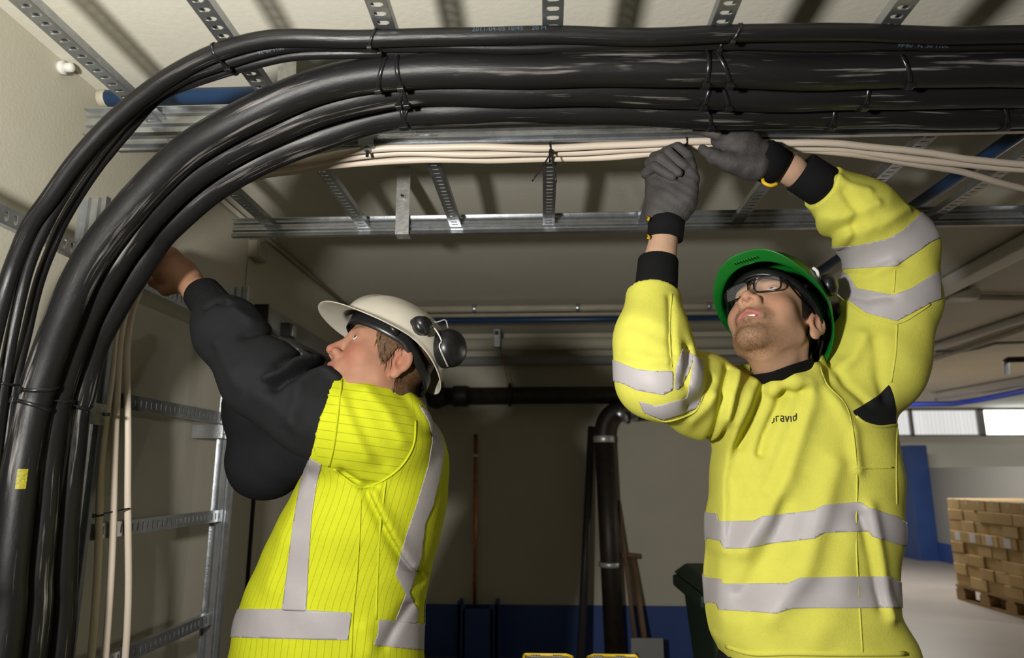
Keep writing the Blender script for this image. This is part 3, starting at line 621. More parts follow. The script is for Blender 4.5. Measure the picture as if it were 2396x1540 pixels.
# ================================================================== smooth solids (signed distance fields -> one continuous mesh)
def rc(P, a, b, ra, rb):
    a = np.asarray(a, float); ba = np.asarray(b, float) - a; pa = P - a
    h = np.clip((pa @ ba) / (ba @ ba + 1e-12), 0, 1)
    return np.linalg.norm(pa - h[:, None] * ba, axis=1) - (ra + (rb - ra) * h)
def chain(P, pts, rs, k=.02):
    d = rc(P, pts[0], pts[1], rs[0], rs[1])
    for i in range(1, len(pts) - 1): d = smin(d, rc(P, pts[i], pts[i + 1], rs[i], rs[i + 1]), k)
    return d
def el(P, c, r, R=None):
    q = P - np.asarray(c, float)
    if R is not None: q = q @ np.asarray(R)
    r = np.asarray(r, float); k0 = np.linalg.norm(q / r, axis=1); k1 = np.linalg.norm(q / r ** 2, axis=1) + 1e-9
    return k0 * (k0 - 1) / k1
def smin(a, b, k): h = np.clip(.5 + .5 * (b - a) / k, 0, 1); return b + (a - b) * h - k * h * (1 - h)
def smax(a, b, k): return -smin(-a, -b, k)
def loft(P, S, ex=2.3):
    """S rows: z, cx, cy, rx, ry"""
    S = np.asarray(sorted(S, key=lambda s: s[0]), float); z = P[:, 2]
    zz = np.linspace(S[0, 0], S[-1, 0], 120); C = [np.interp(zz, S[:, 0], S[:, i]) for i in range(1, 5)]
    ker = np.exp(-np.linspace(-2, 2, 11) ** 2); ker /= ker.sum()
    C = [np.convolve(np.pad(c, 5, 'edge'), ker, 'valid') for c in C]
    cx, cy, rx, ry = [np.interp(z, zz, c) for c in C]
    u = np.abs(P[:, 0] - cx) / rx; v = np.abs(P[:, 1] - cy) / ry
    k0 = (u ** ex + v ** ex + 1e-9) ** (1 / ex); d = (k0 - 1) * np.minimum(rx, ry)
    return np.maximum(d, np.maximum(z - S[-1, 0], S[0, 0] - z))
def polydist(P2, pts):
    d = np.full(len(P2), 9.0); pts = np.asarray(pts, float)
    for i in range(len(pts) - 1):
        a, b = pts[i], pts[i + 1]; ba = b - a; pa = P2 - a; h = np.clip((pa @ ba) / (ba @ ba), 0, 1)
        d = np.minimum(d, np.linalg.norm(pa - h[:, None] * ba, axis=1))
    return d
def mesh_sdf(f, lo, hi, h, proj=2):
    lo = np.asarray(lo, float); hi = np.asarray(hi, float); B = 4
    nb = np.ceil((hi - lo) / (h * B)).astype(int) + 1; n = nb * B
    g = np.stack(np.meshgrid(*[np.arange(k) for k in nb], indexing='ij'), -1).reshape(-1, 3)
    cen = lo + (g * B + (B - 1) / 2) * h
    dc = np.concatenate([f(c) for c in np.array_split(cen, max(1, len(cen) // 200000))])
    act = np.abs(dc) < h * B * 1.6
    D = np.repeat(np.repeat(np.repeat(np.where(dc < 0, -1., 1.).reshape(nb), B, 0), B, 1), B, 2)
    off = np.stack(np.meshgrid(*[np.arange(B)] * 3, indexing='ij'), -1).reshape(-1, 3)
    idx = (g[act][:, None] * B + off[None]).reshape(-1, 3)
    if len(idx):
        d = np.concatenate([f(lo + c * h) for c in np.array_split(idx, max(1, len(idx) // 200000))])
        D[idx[:, 0], idx[:, 1], idx[:, 2]] = d
    s = D < 0; n = np.array(D.shape)
    cnt = np.zeros(n - 1, int)
    for o in off[(off < 2).all(1)]: cnt += s[o[0]:n[0] - 1 + o[0], o[1]:n[1] - 1 + o[1], o[2]:n[2] - 1 + o[2]]
    cells = np.argwhere((cnt > 0) & (cnt < 8)); cid = np.full(n - 1, -1, int); cid[tuple(cells.T)] = np.arange(len(cells))
    V = np.zeros((len(cells), 3)); W = np.zeros(len(cells))
    C8 = [np.array(c) for c in off[(off < 2).all(1)]]
    for a in C8:
        for ax in range(3):
            if a[ax]: continue
            b = a.copy(); b[ax] = 1
            da = D[tuple((cells + a).T)]; db = D[tuple((cells + b).T)]; m = (da < 0) != (db < 0)
            t = np.where(m, da / np.where(m, da - db, 1), 0)
            V += np.where(m[:, None], cells + a + t[:, None] * (b - a), 0); W += m
    V = lo + V / W[:, None] * h
    Q = []
    for ax in range(3):
        sl0 = [slice(None)] * 3; sl1 = [slice(None)] * 3; sl0[ax] = slice(0, -1); sl1[ax] = slice(1, None)
        e = np.argwhere(s[tuple(sl0)] != s[tuple(sl1)])
        u, v = (ax + 1) % 3, (ax + 2) % 3; e = e[(e[:, u] > 0) & (e[:, v] > 0) & (e[:, u] < n[u] - 1) & (e[:, v] < n[v] - 1)]
        eu = np.zeros(3, int); ev = np.zeros(3, int); eu[u] = 1; ev[v] = 1
        q = np.stack([cid[tuple((e - o).T)] for o in (eu * 0, eu, eu + ev, ev)], 1)
        fl = s[tuple(e.T)]; q[~fl] = q[~fl][:, ::-1]; Q.append(q[(q >= 0).all(1)])
    Q = np.concatenate(Q)
    for _ in range(proj):
        d0 = f(V); G = np.stack([f(V + h * .3 * np.eye(3)[i]) - d0 for i in range(3)], 1) / (h * .3)
        V = V - G * (np.clip(d0, -h, h) / (np.sum(G * G, 1) + 1e-6))[:, None]
    return V, Q[:, ::-1] if False else Q
def vnormals(V, Q):
    fn = np.cross(V[Q[:, 2]] - V[Q[:, 0]], V[Q[:, 3 if Q.shape[1] > 3 else 1]] - V[Q[:, 1 if Q.shape[1] > 3 else 0]])
    if Q.shape[1] == 3: fn = np.cross(V[Q[:, 1]] - V[Q[:, 0]], V[Q[:, 2]] - V[Q[:, 0]])
    N = np.zeros_like(V)
    for i in range(Q.shape[1]): np.add.at(N, Q[:, i], fn)
    return N / (np.linalg.norm(N, axis=1)[:, None] + 1e-12)
def clip_mesh(V, Q, gf, push):
    """the piece of a surface where gf > 0, cut along gf = 0 and lifted off by push"""
    N = vnormals(V, Q); g = gf(V)
    T = np.concatenate([Q[:, [0, 1, 2]], Q[:, [0, 2, 3]]]) if Q.shape[1] == 4 else Q
    T = T[(g[T] > 0).any(1)]; vs = []; key = {}; fs = []
    def vid(i): 
        k = (i, i)
        if k not in key: key[k] = len(vs); vs.append((V[i] + N[i] * push))
        return key[k]
    def eid(i, j):
        k = (min(i, j), max(i, j))
        if k not in key:
            t = g[i] / (g[i] - g[j]); key[k] = len(vs); vs.append(V[i] + (V[j] - V[i]) * t + (N[i] + (N[j] - N[i]) * t) * push)
        return key[k]
    for t in T:
        p = []
        for a in range(3):
            i, j = int(t[a]), int(t[(a + 1) % 3])
            if g[i] > 0: p.append(vid(i))
            if (g[i] > 0) != (g[j] > 0): p.append(eid(i, j))
        if len(p) >= 3: fs.append(p)
    return np.array(vs), fs
def bvh(V, Q): return BVHTree.FromPolygons([tuple(v) for v in V], [tuple(map(int, q)) for q in Q])
def drop(bv, px, py, lift=.001, default=1.6):
    r = ray(px, py); r = r / np.linalg.norm(r); h = bv.ray_cast(Vector(CAM), Vector(r), 6.0)
    if h[0] is None: return aty(px, py, default), -r
    n = np.array(h[1]); n = n if n @ r < 0 else -n
    return np.array(h[0]) + n * lift, n
def seam(bv, px, r, name, m, parent, default=1.6, lift=.0):
    P = catmull(np.array([(x, y, 0) for x, y in px], float), 6); pts = []
    for q in P:
        p, n = drop(bv, q[0], q[1], lift, default); pts.append(p)
    pts = np.array(pts); pts[1:-1] = (pts[:-2] + 2 * pts[1:-1] + pts[2:]) / 4
    return MB().tube(pts, r, 6).build(name, m, parent)
def basis(f, u):
    f = np.array(f, float); f /= np.linalg.norm(f); r = np.cross(f, u); r /= np.linalg.norm(r); return np.stack([r, f, np.cross(r, f)], 1)
def colour_attr(o, cols):
    at = o.data.color_attributes.new('Col', 'FLOAT_COLOR', 'POINT'); at.data.foreach_set('color', np.c_[cols, np.ones(len(cols))].astype('f').ravel())
def attr_mat(name, rough, bump=0., bscale=300., sub=0., var=.0, spec=.28):
    m = mat(name, (.5, .5, .5), rough, bump=bump, bscale=bscale, sub=sub, spec=spec); t = m.node_tree
    a = _n(t, 'ShaderNodeVertexColor', layer_name='Col'); out = a.outputs['Color']
    if var:
        g = _n(t, 'ShaderNodeNewGeometry'); nz = _n(t, 'ShaderNodeTexNoise'); nz.inputs['Scale'].default_value = 90; nz.inputs['Detail'].default_value = 4
        t.links.new(g.outputs['Position'], nz.inputs['Vector']); mr = _n(t, 'ShaderNodeMapRange'); mr.inputs['To Min'].default_value = 1 - var; mr.inputs['To Max'].default_value = 1 + var
        t.links.new(nz.outputs['Fac'], mr.inputs['Value']); mx = _n(t, 'ShaderNodeVectorMath', operation='SCALE'); t.links.new(out, mx.inputs[0]); t.links.new(mr.outputs[0], mx.inputs['Scale']); out = mx.outputs[0]
    t.links.new(out, t.nodes['Principled BSDF'].inputs['Base Color']); return m

# ------------------------------------------------------------------ a head in its own space: x person's right, y forward, z up
def head_sdf(P, mouth_open=0.0, lids=.006):
    X = P.copy(); X[:, 0] = np.abs(X[:, 0])
    d = el(X, (0, -.010, .046), (.077, .100, .090))
    d = smin(d, el(X, (0, .028, -.012), (.062, .060, .088)), .03)
    d = smin(d, rc(X, (.052, .0, -.050), (.014, .066, -.100), .019, .017), .035)
    d = smin(d, rc(X, (0, .072, -.098), (0, .078, -.104), .019, .016), .02)
    d = smin(d, el(X, (.040, .052, -.020), (.026, .026, .026)), .025)
    d = smin(d, rc(X, (.036, .072, .034), (.008, .082, .030), .010, .009), .016)
    d = smax(d, -el(X, (.033, .098, .017), (.018, .018, .010)), .014)                       # eye hollows
    d = smin(d, el(X, (.033, .0715, .016), (.0155, .0150, .0145)), .006)                     # lids
    d = smax(d, -el(X, (.0345, .093, .0155), (.0142, .0165, lids)), .002)
    d = smin(d, rc(X, (0, .080, .026), (0, .112, -.024), .0075, .0115), .013)              # nose
    d = smin(d, el(X, (.0138, .100, -.028), (.0100, .0125, .0092)), .007)
    d = smax(d, -el(X, (.0080, .107, -.0375), (.0048, .0075, .0075)), .003)                 # nostrils
    d = smin(d, el(X, (0, .078, -.052), (.030, .020, .022)), .02)                           # mouth mound
    up = rc(X, (0, .0975, -.0560), (.025, .085, -.0615), .0070, .0035); lo = rc(X, (0, .0955, -.0690 - mouth_open), (.023, .084, -.0645), .0076, .0035)
    d = smin(d, up, .006); d = smin(d, lo, .006)
    if mouth_open: d = smax(d, -el(X, (0, .094, -.0625 - mouth_open * .5), (.019, .022, .0022 + mouth_open * .55)), .003)
    else: d = smax(d, -rc(X, (0, .1045, -.0622), (.024, .0905, -.0628), .0016, .001), .002)
    # ears
    th = math.radians(24); Re = np.array([[math.cos(th), -math.sin(th), 0], [math.sin(th), math.cos(th), 0], [0, 0, 1.]])
    ec = np.array([.083, -.027, .0])
    q = ((X - ec) @ Re) / 1.04
    ear = np.maximum(el(q, (0, 0, .006), (.008, .0205, .0285)), -1)
    ear = smin(ear, el(q, (-.001, .003, -.024), (.006, .011, .012)), .008)
    ear = smax(ear, -el(q, (.008, .001, .004), (.0075, .0135, .0205)), .003)
    ear = smin(ear, rc(q, (.002, -.006, -.008), (.002, -.003, .016), .0032, .0032), .004)
    ear = smax(ear, -el(q, (.006, .006, -.004), (.007, .005, .006)), .003) * 1.04
    d = smin(d, ear, .008)
    return d
def beardmask(L):
    m = np.clip((L[:, 1] - .02) / .03, 0, 1) * np.clip((-.036 - L[:, 2]) / .012, 0, 1)
    side = np.clip((np.abs(L[:, 0]) - .034) / .012, 0, 1) * np.clip((L[:, 2] + .085) / .02, 0, 1)
    return m * (1 - .75 * side)
def head_colours(L, skin, ruddy, lip, beard, bw):
    c = np.tile(np.array(skin), (len(L), 1)); X = np.abs(L[:, 0])
    g = lambda p, s: np.exp(-(((np.c_[X, L[:, 1], L[:, 2]] - p) / s) ** 2).sum(1))
    ch = np.clip(g((.042, .07, -.022), (.03, .03, .03)) + g((0, .112, -.025), (.016, .02, .014)) + .7 * g((.082, -.02, 0), (.02, .03, .04)), 0, 1) * .8
    c = c * (1 - ch[:, None]) + np.array(ruddy) * ch[:, None]
    b = (beardmask(L) * bw)[:, None]; c = c * (1 - b) + np.array(beard) * b
    li = np.clip(1.6 * np.exp(-((L[:, 2] + .063) / .0095) ** 2 * 1.2) * np.clip((.026 - X) / .006, 0, 1) * np.clip((L[:, 1] - .083) / .006, 0, 1), 0, 1)[:, None]
    c = c * (1 - li) + np.array(lip) * li
    br = np.clip(1.5 * np.exp(-((L[:, 2] - .038 - .006 * np.clip((X - .02) / .02, 0, 1)) / .0045) ** 2) * np.clip((X - .010) / .006, 0, 1) * np.clip((.052 - X) / .008, 0, 1) * (L[:, 1] > .05), 0, 1)[:, None] * .6
    return c * (1 - br) + np.array(beard) * br
# ================================================================== people
J = aty
def topx(V): d = V - CAM; z = d @ FWD; return np.stack([IW / 2 + F * (d @ RIGHT) / z, IH / 2 - F * (d @ UP) / z], 1)
def polysd(P2, poly):
    poly = np.asarray(poly, float); d = np.full(len(P2), 1e9); ins = np.zeros(len(P2), bool); n = len(poly)
    for i in range(n):
        a, b = poly[i], poly[(i + 1) % n]; ba = b - a; pa = P2 - a; h = np.clip((pa @ ba) / (ba @ ba + 1e-9), 0, 1)
        d = np.minimum(d, np.linalg.norm(pa - h[:, None] * ba, axis=1))
        c = (a[1] > P2[:, 1]) != (b[1] > P2[:, 1]); xx = a[0] + (P2[:, 1] - a[1]) * (b[0] - a[0]) / (b[1] - a[1] + 1e-9); ins ^= c & (P2[:, 0] < xx)
    return np.where(ins, d, -d)
def band_fn(poly, ymid, far=None, xr=None):
    def g(V):
        n = polysd(topx(V), poly) * .001
        if far is None: fv = np.full(len(V), -1.0)
        else:
            fv = np.minimum(V[:, 2] - far[0], far[1] - V[:, 2])
            if xr: fv = np.minimum(fv, np.minimum(V[:, 0] - xr[0], xr[1] - V[:, 0]))
        return np.where(V[:, 1] < (ymid(V) if callable(ymid) else ymid), n, fv)
    return g
def part_clip(name, VQ, gf, push, m, parent, solid=.0012):
    v, f = clip_mesh(VQ[0], VQ[1], gf, push)
    if len(f): v, f = largest(v, f)
    return link(name, v, f, m, parent, solid=solid, off=1.0) if len(f) else None
def largest(v, f):
    par = list(range(len(v)))
    def fd(i):
        while par[i] != i: par[i] = par[par[i]]; i = par[i]
        return i
    for q in f:
        a = fd(q[0])
        for k in q[1:]: par[fd(k)] = a
    rt = np.array([fd(q[0]) for q in f]); u, n = np.unique(rt, return_counts=True); big = u[n > n.max() * .12]
    dist = [np.linalg.norm(v[[q[0] for q, r in zip(f, rt) if r == b]].mean(0) - CAM) for b in big]; k = big[int(np.argmin(dist))]
    f = [q for q, r in zip(f, rt) if r == k]; used = sorted({i for q in f for i in q}); mp = {i: j for j, i in enumerate(used)}
    return v[used], [[mp[i] for i in q] for q in f]
def folds(P, lst):
    d = np.zeros(len(P)); q = P[:, [0, 2]]
    for pts, w, a in lst: d += 1.25 * a * np.exp(-(polydist(q, pts) / w) ** 2)
    return d
def fpx(px, Y): return [tuple(aty(x, y, Y)[[0, 2]]) for x, y in px]

def fabric(name, col, rib=False, bump=.35, lint=0.0):
    m = mat(name, col, .85, var=.05, vscale=35, bump=bump, bscale=500, spec=.12, sheen=.0)
    if rib:
        t = m.node_tree; b = t.nodes['Principled BSDF']; src = b.inputs['Base Color'].links[0].from_socket
        at = _n(t, 'ShaderNodeAttribute', attribute_name='rib'); mo = _n(t, 'ShaderNodeMath', operation='PINGPONG'); mo.inputs[1].default_value = .0085
        t.links.new(at.outputs['Fac'], mo.inputs[0]); mr = _n(t, 'ShaderNodeMapRange'); mr.inputs['From Min'].default_value = .0004; mr.inputs['From Max'].default_value = .0013
        mr.inputs['To Min'].default_value = .68; mr.inputs['To Max'].default_value = 1.0
        t.links.new(mo.outputs[0], mr.inputs['Value']); sc = _n(t, 'ShaderNodeVectorMath', operation='SCALE'); t.links.new(src, sc.inputs[0]); t.links.new(mr.outputs[0], sc.inputs['Scale'])
        t.links.new(sc.outputs[0], b.inputs['Base Color'])
    return m
m_hv_r = fabric('fluorescent_fleece', (.66, .645, .105)); m_hv_l = fabric('fluorescent_ribbed_cloth', (.51, .55, .018), True); m_hv_l2 = fabric('fluorescent_seam_cloth', (.52, .56, .02))
m_refl = mat('reflective_tape', (.43, .405, .415), .55, .0, var=.05, vscale=20, bump=.05, bscale=600, spec=.5)
m_refl2 = mat('reflective_tape_grey', (.35, .325, .33), .55, .0, var=.08, vscale=20, bump=.12, bscale=120)
m_sweat = fabric('black_sweatshirt', (.015, .016, .0175)); m_knit = fabric('black_knit', (.009, .009, .010), bump=.5)
m_glove = mat('grey_work_glove', (.075, .070, .069), .7, var=.35, vscale=22, bump=.5, bscale=160, spec=.3)
m_trous = fabric('black_trousers', (.010, .010, .011))
m_skin = attr_mat('skin', .6, bump=.12, bscale=500, sub=.12, var=.10)
m_eye = attr_mat('eye_ball', .08, spec=.7)
m_hair_b = mat('brown_hair', (.13, .065, .028), .5, var=.5, vscale=150); m_hair_d = mat('dark_hair', (.022, .014, .009), .5, var=.5, vscale=150)
m_beard = mat('beard_hair', (.30, .17, .08), .5)
m_helw = mat('white_helmet_shell', (.53, .495, .41), .32, var=.10, vscale=14, bump=.05); m_helg = mat('green_helmet_shell', (.005, .145, .016), .35, var=.08, vscale=20)
m_frame = mat('black_frame', (.006, .006, .007), .18); m_lens = mat('spectacle_lens', (1, 1, 1), .02, alpha=.06, spec=.5)
m_teeth = mat('teeth', (.72, .66, .55), .25)

def make_body(person, name, headf, headbox, bodyf, bodybox, c, Rm, s, colf, arms_skin):
    V1, Q1 = mesh_sdf(headf, *headbox, .0027); V2, Q2 = mesh_sdf(bodyf, *bodybox, .008)
    L = ((V1 - c) @ Rm) / s; cols = np.concatenate([colf(L), np.tile(np.array(arms_skin), (len(V2), 1))])
    o = link(name, np.concatenate([V1, V2]), np.concatenate([Q1, Q2 + len(V1)]), m_skin, person); colour_attr(o, cols); return o, (V1, Q1), L
def to_w(c, Rm, s): return lambda p: np.asarray(c) + (np.asarray(p, float) * s) @ Rm.T
def eyes(person, tw, Rm, gaze, iris):
    for sx in (-1, 1):
        a = np.linspace(0, math.pi, 21); b = np.linspace(0, 2 * math.pi, 24, endpoint=False); g = np.array(gaze, float); g /= np.linalg.norm(g)
        e1 = np.cross(g, (0, 0, 1)); e1 /= np.linalg.norm(e1); e2 = np.cross(e1, g); r = .0130
        v = np.array([(g * math.cos(x) + (e1 * math.cos(y) + e2 * math.sin(y)) * math.sin(x)) * r for x in a for y in b])
        col = np.array([(.004, .004, .004) if x < .20 else (iris if x < .47 else (.62, .56, .52)) for x in a for y in b])
        f = [(i * 24 + j, (i + 1) * 24 + j, (i + 1) * 24 + (j + 1) % 24, i * 24 + (j + 1) % 24) for i in range(20) for j in range(24)]
        o = link('eye', tw(v + [sx * .033, .0728, .0158]), f, m_eye, person); colour_attr(o, col)
def hairpiece(person, VQ, L, tw, m, push, strands, zb, lmin=.02, lmax=.04, seed=1):
    r = np.random.default_rng(seed)
    V, Q = VQ
    def gf(_): 
        g = L[:, 2] - np.interp(L[:, 1], [-.2, -.055, -.042, -.004, .004, .022, .045, .056], zb)
        g = np.minimum(g, .30 - L[:, 2]); return np.where((np.abs(L[:, 0]) > .0775) & (L[:, 1] > -.062) & (L[:, 2] < .045), -.01, g)
    v, f = clip_mesh(V, Q, gf, push); mb = MB().add(v, f)
    if strands:
        N = vnormals(V, Q); g = gf(V); idx = np.where((g > .0) & (g < .035))[0]; idx = r.choice(idx, min(strands, len(idx)), replace=False)
        down = (tw((0, -.35, -1)) - tw((0, 0, 0))); down = down / np.linalg.norm(down)
        for i in idx:
            p = V[i] + N[i] * push * .6; d = down - N[i] * (down @ N[i]) * .8 + r.normal(0, .12, 3); d /= np.linalg.norm(d); ln = r.uniform(lmin, lmax)
            mb.tube([p, p + d * ln * .5 + N[i] * .002, p + d * ln + N[i] * .001], [.0009, .0008, .0002], 4, False)
    return mb.build('hair', m, person)
def helmet(person, tw, m, brim, lip, name, label, rim, top, ridge=.006, drop_=.010, square=0., side=.016):
    """rim: front, side, back heights; dome of the shell, visor and rolled lip"""
    nA, nT = 96, 16; A = np.linspace(0, 2 * math.pi, nA, endpoint=False); rows = []
    rx, ry, cy = .106, .134, -.010
    ca, sa = np.cos(A), np.sin(A)
    zr = np.where(ca > 0, rim[1] + (rim[0] - rim[1]) * ca ** 2, rim[1] + (rim[2] - rim[1]) * np.abs(ca) ** 1.6)
    base = np.stack([rx * sa, cy + ry * ca], 1)
    for t in np.linspace(0, .985, nT)[::-1]:
        k = math.cos(t * math.pi / 2) ** .72; z = zr + (top - zr) * math.sin(t * math.pi / 2)
        xy = np.stack([rx * k * sa, cy + ry * k * ca], 1); zz = z + ridge * np.exp(-(xy[:, 0] / .022) ** 2) * math.sin(t * math.pi / 2) + .55 * ridge * np.exp(-((np.abs(xy[:, 0]) - .052) / .012) ** 2) * math.sin(t * math.pi / 2)
        rows.append(np.c_[xy, zz])
    fr = np.clip((ca + .05) / 1.05, 0, 1) ** .7
    for j in range(1, 6):
        e = (brim * fr + lip) * j / 5; rows.append(np.c_[base[:, 0] * (1 + e / rx * .55), base[:, 1] + ca * e, zr - .004 * j / 5 - drop_ * fr * (j / 5) ** 1.3 - side * fr * (j / 5) * (sa ** 2) - (.008 * j / 5) * (1 - fr)])
    if square:
        for rw in rows[-5:]:                      # squarer visor: the front edge runs straight, the corners droop
            wgt = np.clip(fr * 1.2 - .2, 0, 1); rw[:, 1] -= square * wgt * np.exp(-(rw[:, 0] / .045) ** 2) * .55; rw[:, 2] -= .010 * square / .02 * wgt * np.clip(np.abs(rw[:, 0]) / .1, 0, 1) ** 2
    V = np.concatenate(rows); nR = len(rows)
    f = [(i * nA + j, (i + 1) * nA + j, (i + 1) * nA + (j + 1) % nA, i * nA + (j + 1) % nA) for i in range(nR - 1) for j in range(nA)]; f.append(tuple(range(nA)))
    o = link(name, tw(V), f, m, person, solid=.0032, off=-1.0); o['label'] = label
    o.modifiers.new('s', 'SUBSURF').levels = 1; o.modifiers['s'].render_levels = 1
    return o
def sweatband(parent, tw, z, h, rx, ry, m, th=.006, cy=-.008, name='headband', tilt=0.):
    A = np.linspace(0, 2 * math.pi, 72, endpoint=False); v = []
    for zz in np.linspace(-h / 2, h / 2, 4): v.append(np.c_[rx * np.sin(A), cy + ry * np.cos(A), np.interp(np.cos(A), [-1, 0, 1], z) + zz * (1 + 0 * A)])
    v = np.concatenate(v); n = 72; return link(name, tw(v), [(i * n + j, i * n + (j + 1) % n, (i + 1) * n + (j + 1) % n, (i + 1) * n + j) for i in range(3) for j in range(n)], m, parent, solid=th)
def earmuff(parent, c, ax, r, th, name='ear_muff'):
    ax = np.asarray(ax, float); ax /= np.linalg.norm(ax); e = np.cross(ax, (0, 0, 1.)); e /= np.linalg.norm(e); R = np.stack([np.cross(e, ax) * -1, e, ax], 1)
    pr = [(r * .62, -th * .55), (r * .95, -th * .5), (r, -th * .3), (r * .97, -th * .05), (r, 0), (r * .97, th * .2), (r * .8, th * .42), (r * .45, th * .55), (.002, th * .58)]
    return MB().lathe(pr, c, R, 28).build(name, m_dark, parent)
# ------------------------------------------------------------------ the worker in the yellow fleece jacket
def right_worker():
    hs = 1.06; hc = np.array([.513, 1.52, 1.522]); Rm = basis((-.561, -.584, .586), (.323, .497, .805)); tw = to_w(hc, Rm, hs)
    feet = np.array([.66, 1.68, 0.0])
    P_ = thing('person', tuple(feet), 'worker in yellow fleece jacket, green helmet and glasses reaching up to the cream cables', 'person', 'two workers fixing cables')
    nb = J(1850, 905, 1.60); ntop = tw((0, -.028, -.055)); throat = tw((0, .015, -.085))
    # joints
    shR, elR, wrR = J(1725, 945, 1.64), J(1532, 890, 1.43), J(1546, 600, 1.47)
    shL, elL, wrL = J(1995, 905, 1.64), J(2082, 575, 1.60), J(1850, 398, 1.48)
    hip = J(1890, 1560, 1.64)
    def headf(P):
        L = ((P - hc) @ Rm) / hs
        d = head_sdf(L, .0062, .0042) * hs
        d = smin(d, rc(P, ntop, nb, .056, .066), .016); d = smin(d, rc(P, throat, nb + [-.025, -.03, 0], .030, .046), .022)
        for a, b in (((-.055, -.03, -.045), (-.01, -.05, .02)),):
            d = smin(d, rc(P, tw(a), nb + np.array([.0, -.05, -.01]), .012, .014), .02)
        return d
    def bodyf(P):
        d = rc(P, nb, J(1880, 1100, 1.66), .058, .13); d = smin(d, rc(P, J(1880, 1060, 1.66), hip, .14, .14), .05)
        for a, b, c_ in ((shR, elR, wrR), (shL, elL, wrL)):
            d = smin(d, rc(P, a, b, .055, .042), .04); d = smin(d, rc(P, b, c_, .042, .030), .02)
        ends = ((wrR, J(1556, 540, 1.475)), (wrL, J(1800, 383, 1.475)))
        for a, b in ends: d = smin(d, rc(P, a, b, .034, .031), .012)
        for sx in (-1, 1):
            h = hip + np.array([sx * .09, 0, -.02]); k = h * [1, 1, 0] + np.array([sx * .02, -.02, .46]); a = k * [1, 1, 0] + np.array([0, .03, .08])
            d = smin(d, rc(P, h, k, .085, .055), .04); d = smin(d, rc(P, k, a, .055, .04), .02); d = smin(d, rc(P, a, a + [-.02, -.14, -.04], .04, .03), .02)
        return d
    hb = (hc - .19, hc + .19); bb = ((.15, 1.30, .02), (1.05, 1.95, 2.02))
    sk, VQ, L = make_body(P_, 'body', headf, hb, bodyf, bb, hc, Rm, hs, lambda L: head_colours(L, (.46, .275, .175), (.46, .225, .15), (.40, .145, .125), (.14, .08, .04), .5), (.50, .32, .215))
    eyes(P_, tw, Rm, (-.05, 1, .25), (.12, .09, .06))
    hairpiece(P_, VQ, L, tw, m_hair_d, .005, 120, [-.07, -.07, -.02, .036, -.014, -.012, .05, .3], .008, .016, 3)
    # stubble on chin, lip and jaw
    r = np.random.default_rng(5); N = vnormals(*VQ); bm_ = beardmask(L); lipz = (np.abs(L[:, 2] + .0655) < .0125) & (np.abs(L[:, 0]) < .027)
    w = np.where(lipz, 0, bm_); w = w * (.2 + np.clip((.045 - np.abs(L[:, 0])) / .02, 0, 1) * 1.0); w[L[:, 2] < -.135] = 0
    idx = r.choice(len(w), 2600, p=w / w.sum()); mb = MB(); dn = tw((0, .25, -1)) - tw((0, 0, 0)); dn /= np.linalg.norm(dn)
    for i in idx:
        p = VQ[0][i] + r.normal(0, .0006, 3); d = N[i] * .55 + dn * .8 + r.normal(0, .3, 3); d /= np.linalg.norm(d); ln = r.uniform(.003, .0065); e = np.cross(d, N[i]); e /= np.linalg.norm(e) + 1e-9
        mb.add([p - e * .00028, p + e * .00028, p + d * ln], [(0, 1, 2)])
    b_ = mb.build('beard', m_beard, P_); b_['kind'] = 'stuff'
    # teeth
    a = np.linspace(-.9, .9, 11); v = np.concatenate([np.c_[.016 * np.sin(a), .0865 + .006 * np.cos(a), np.full(11, z)] for z in (-.066, -.058)])
    link('teeth', tw(v), [(j, j + 1, 12 + j, 11 + j) for j in range(10)], m_teeth, P_, solid=.002)
    # helmet
    H = helmet(P_, tw, m_helg, .034, .005, 'hard_hat', 'green plastic hard hat', (.066, .050, -.012), .160, .004, -.010, .016)
    sweatband(H, tw, (.0, .044, .058), .030, .0845, .108, m_dark, .007); sweatband(H, tw, (-.01, .03, .05), .02, .092, .118, m_dark, .004, name='suspension_ring')
    for k in range(9): v = tw(np.array([(-.024 + k * .006, .138, .0585), (-.021 + k * .006, .145, .0575)])); MB().tube(v, .0012, 5).build('visor_rib', m_helg, H)
    mnt = J(1936, 668, 1.505); out = tw((-1, 0, 0)) - tw((0, 0, 0)); out /= np.linalg.norm(out)
    MB().tube([mnt - out * .004, mnt + out * .014, mnt + out * .02], [.026, .024, .012], 18).build('muff_mount', m_dark, H)
    MB().tube(np.array([J(1950, 680, 1.50), J(1962, 692, 1.52), J(1974, 703, 1.57)]), .0018, 6, True, 4).build('muff_wire', m_galvb, H)
    earmuff(H, J(1968, 742, 1.63), out, .036, .04)
    MB().tube(np.array([J(1902, 627, 1.487), J(1912, 636, 1.482), J(1912, 650, 1.482), J(1900, 659, 1.486)]), .0036, 8, True, 4).build('clip', m_white, H)
    MB().tube(tw(np.array([(-.004, .0, .162), (-.004, .0, .176)])), [.022, .016], 14).build('vent_cap', m_dark, H)
    # glasses
    G = None
    def rimc(cx):
        a = np.linspace(0, 2 * math.pi, 33)[:-1]; e = .55
        x = np.sign(np.cos(a)) * np.abs(np.cos(a)) ** e * .0262; z = np.sign(np.sin(a)) * np.abs(np.sin(a)) ** e * .0165
        return np.c_[cx + x, .1045 - .010 * ((x + cx) / .06) ** 2 + .38 * (z), .0135 + z]
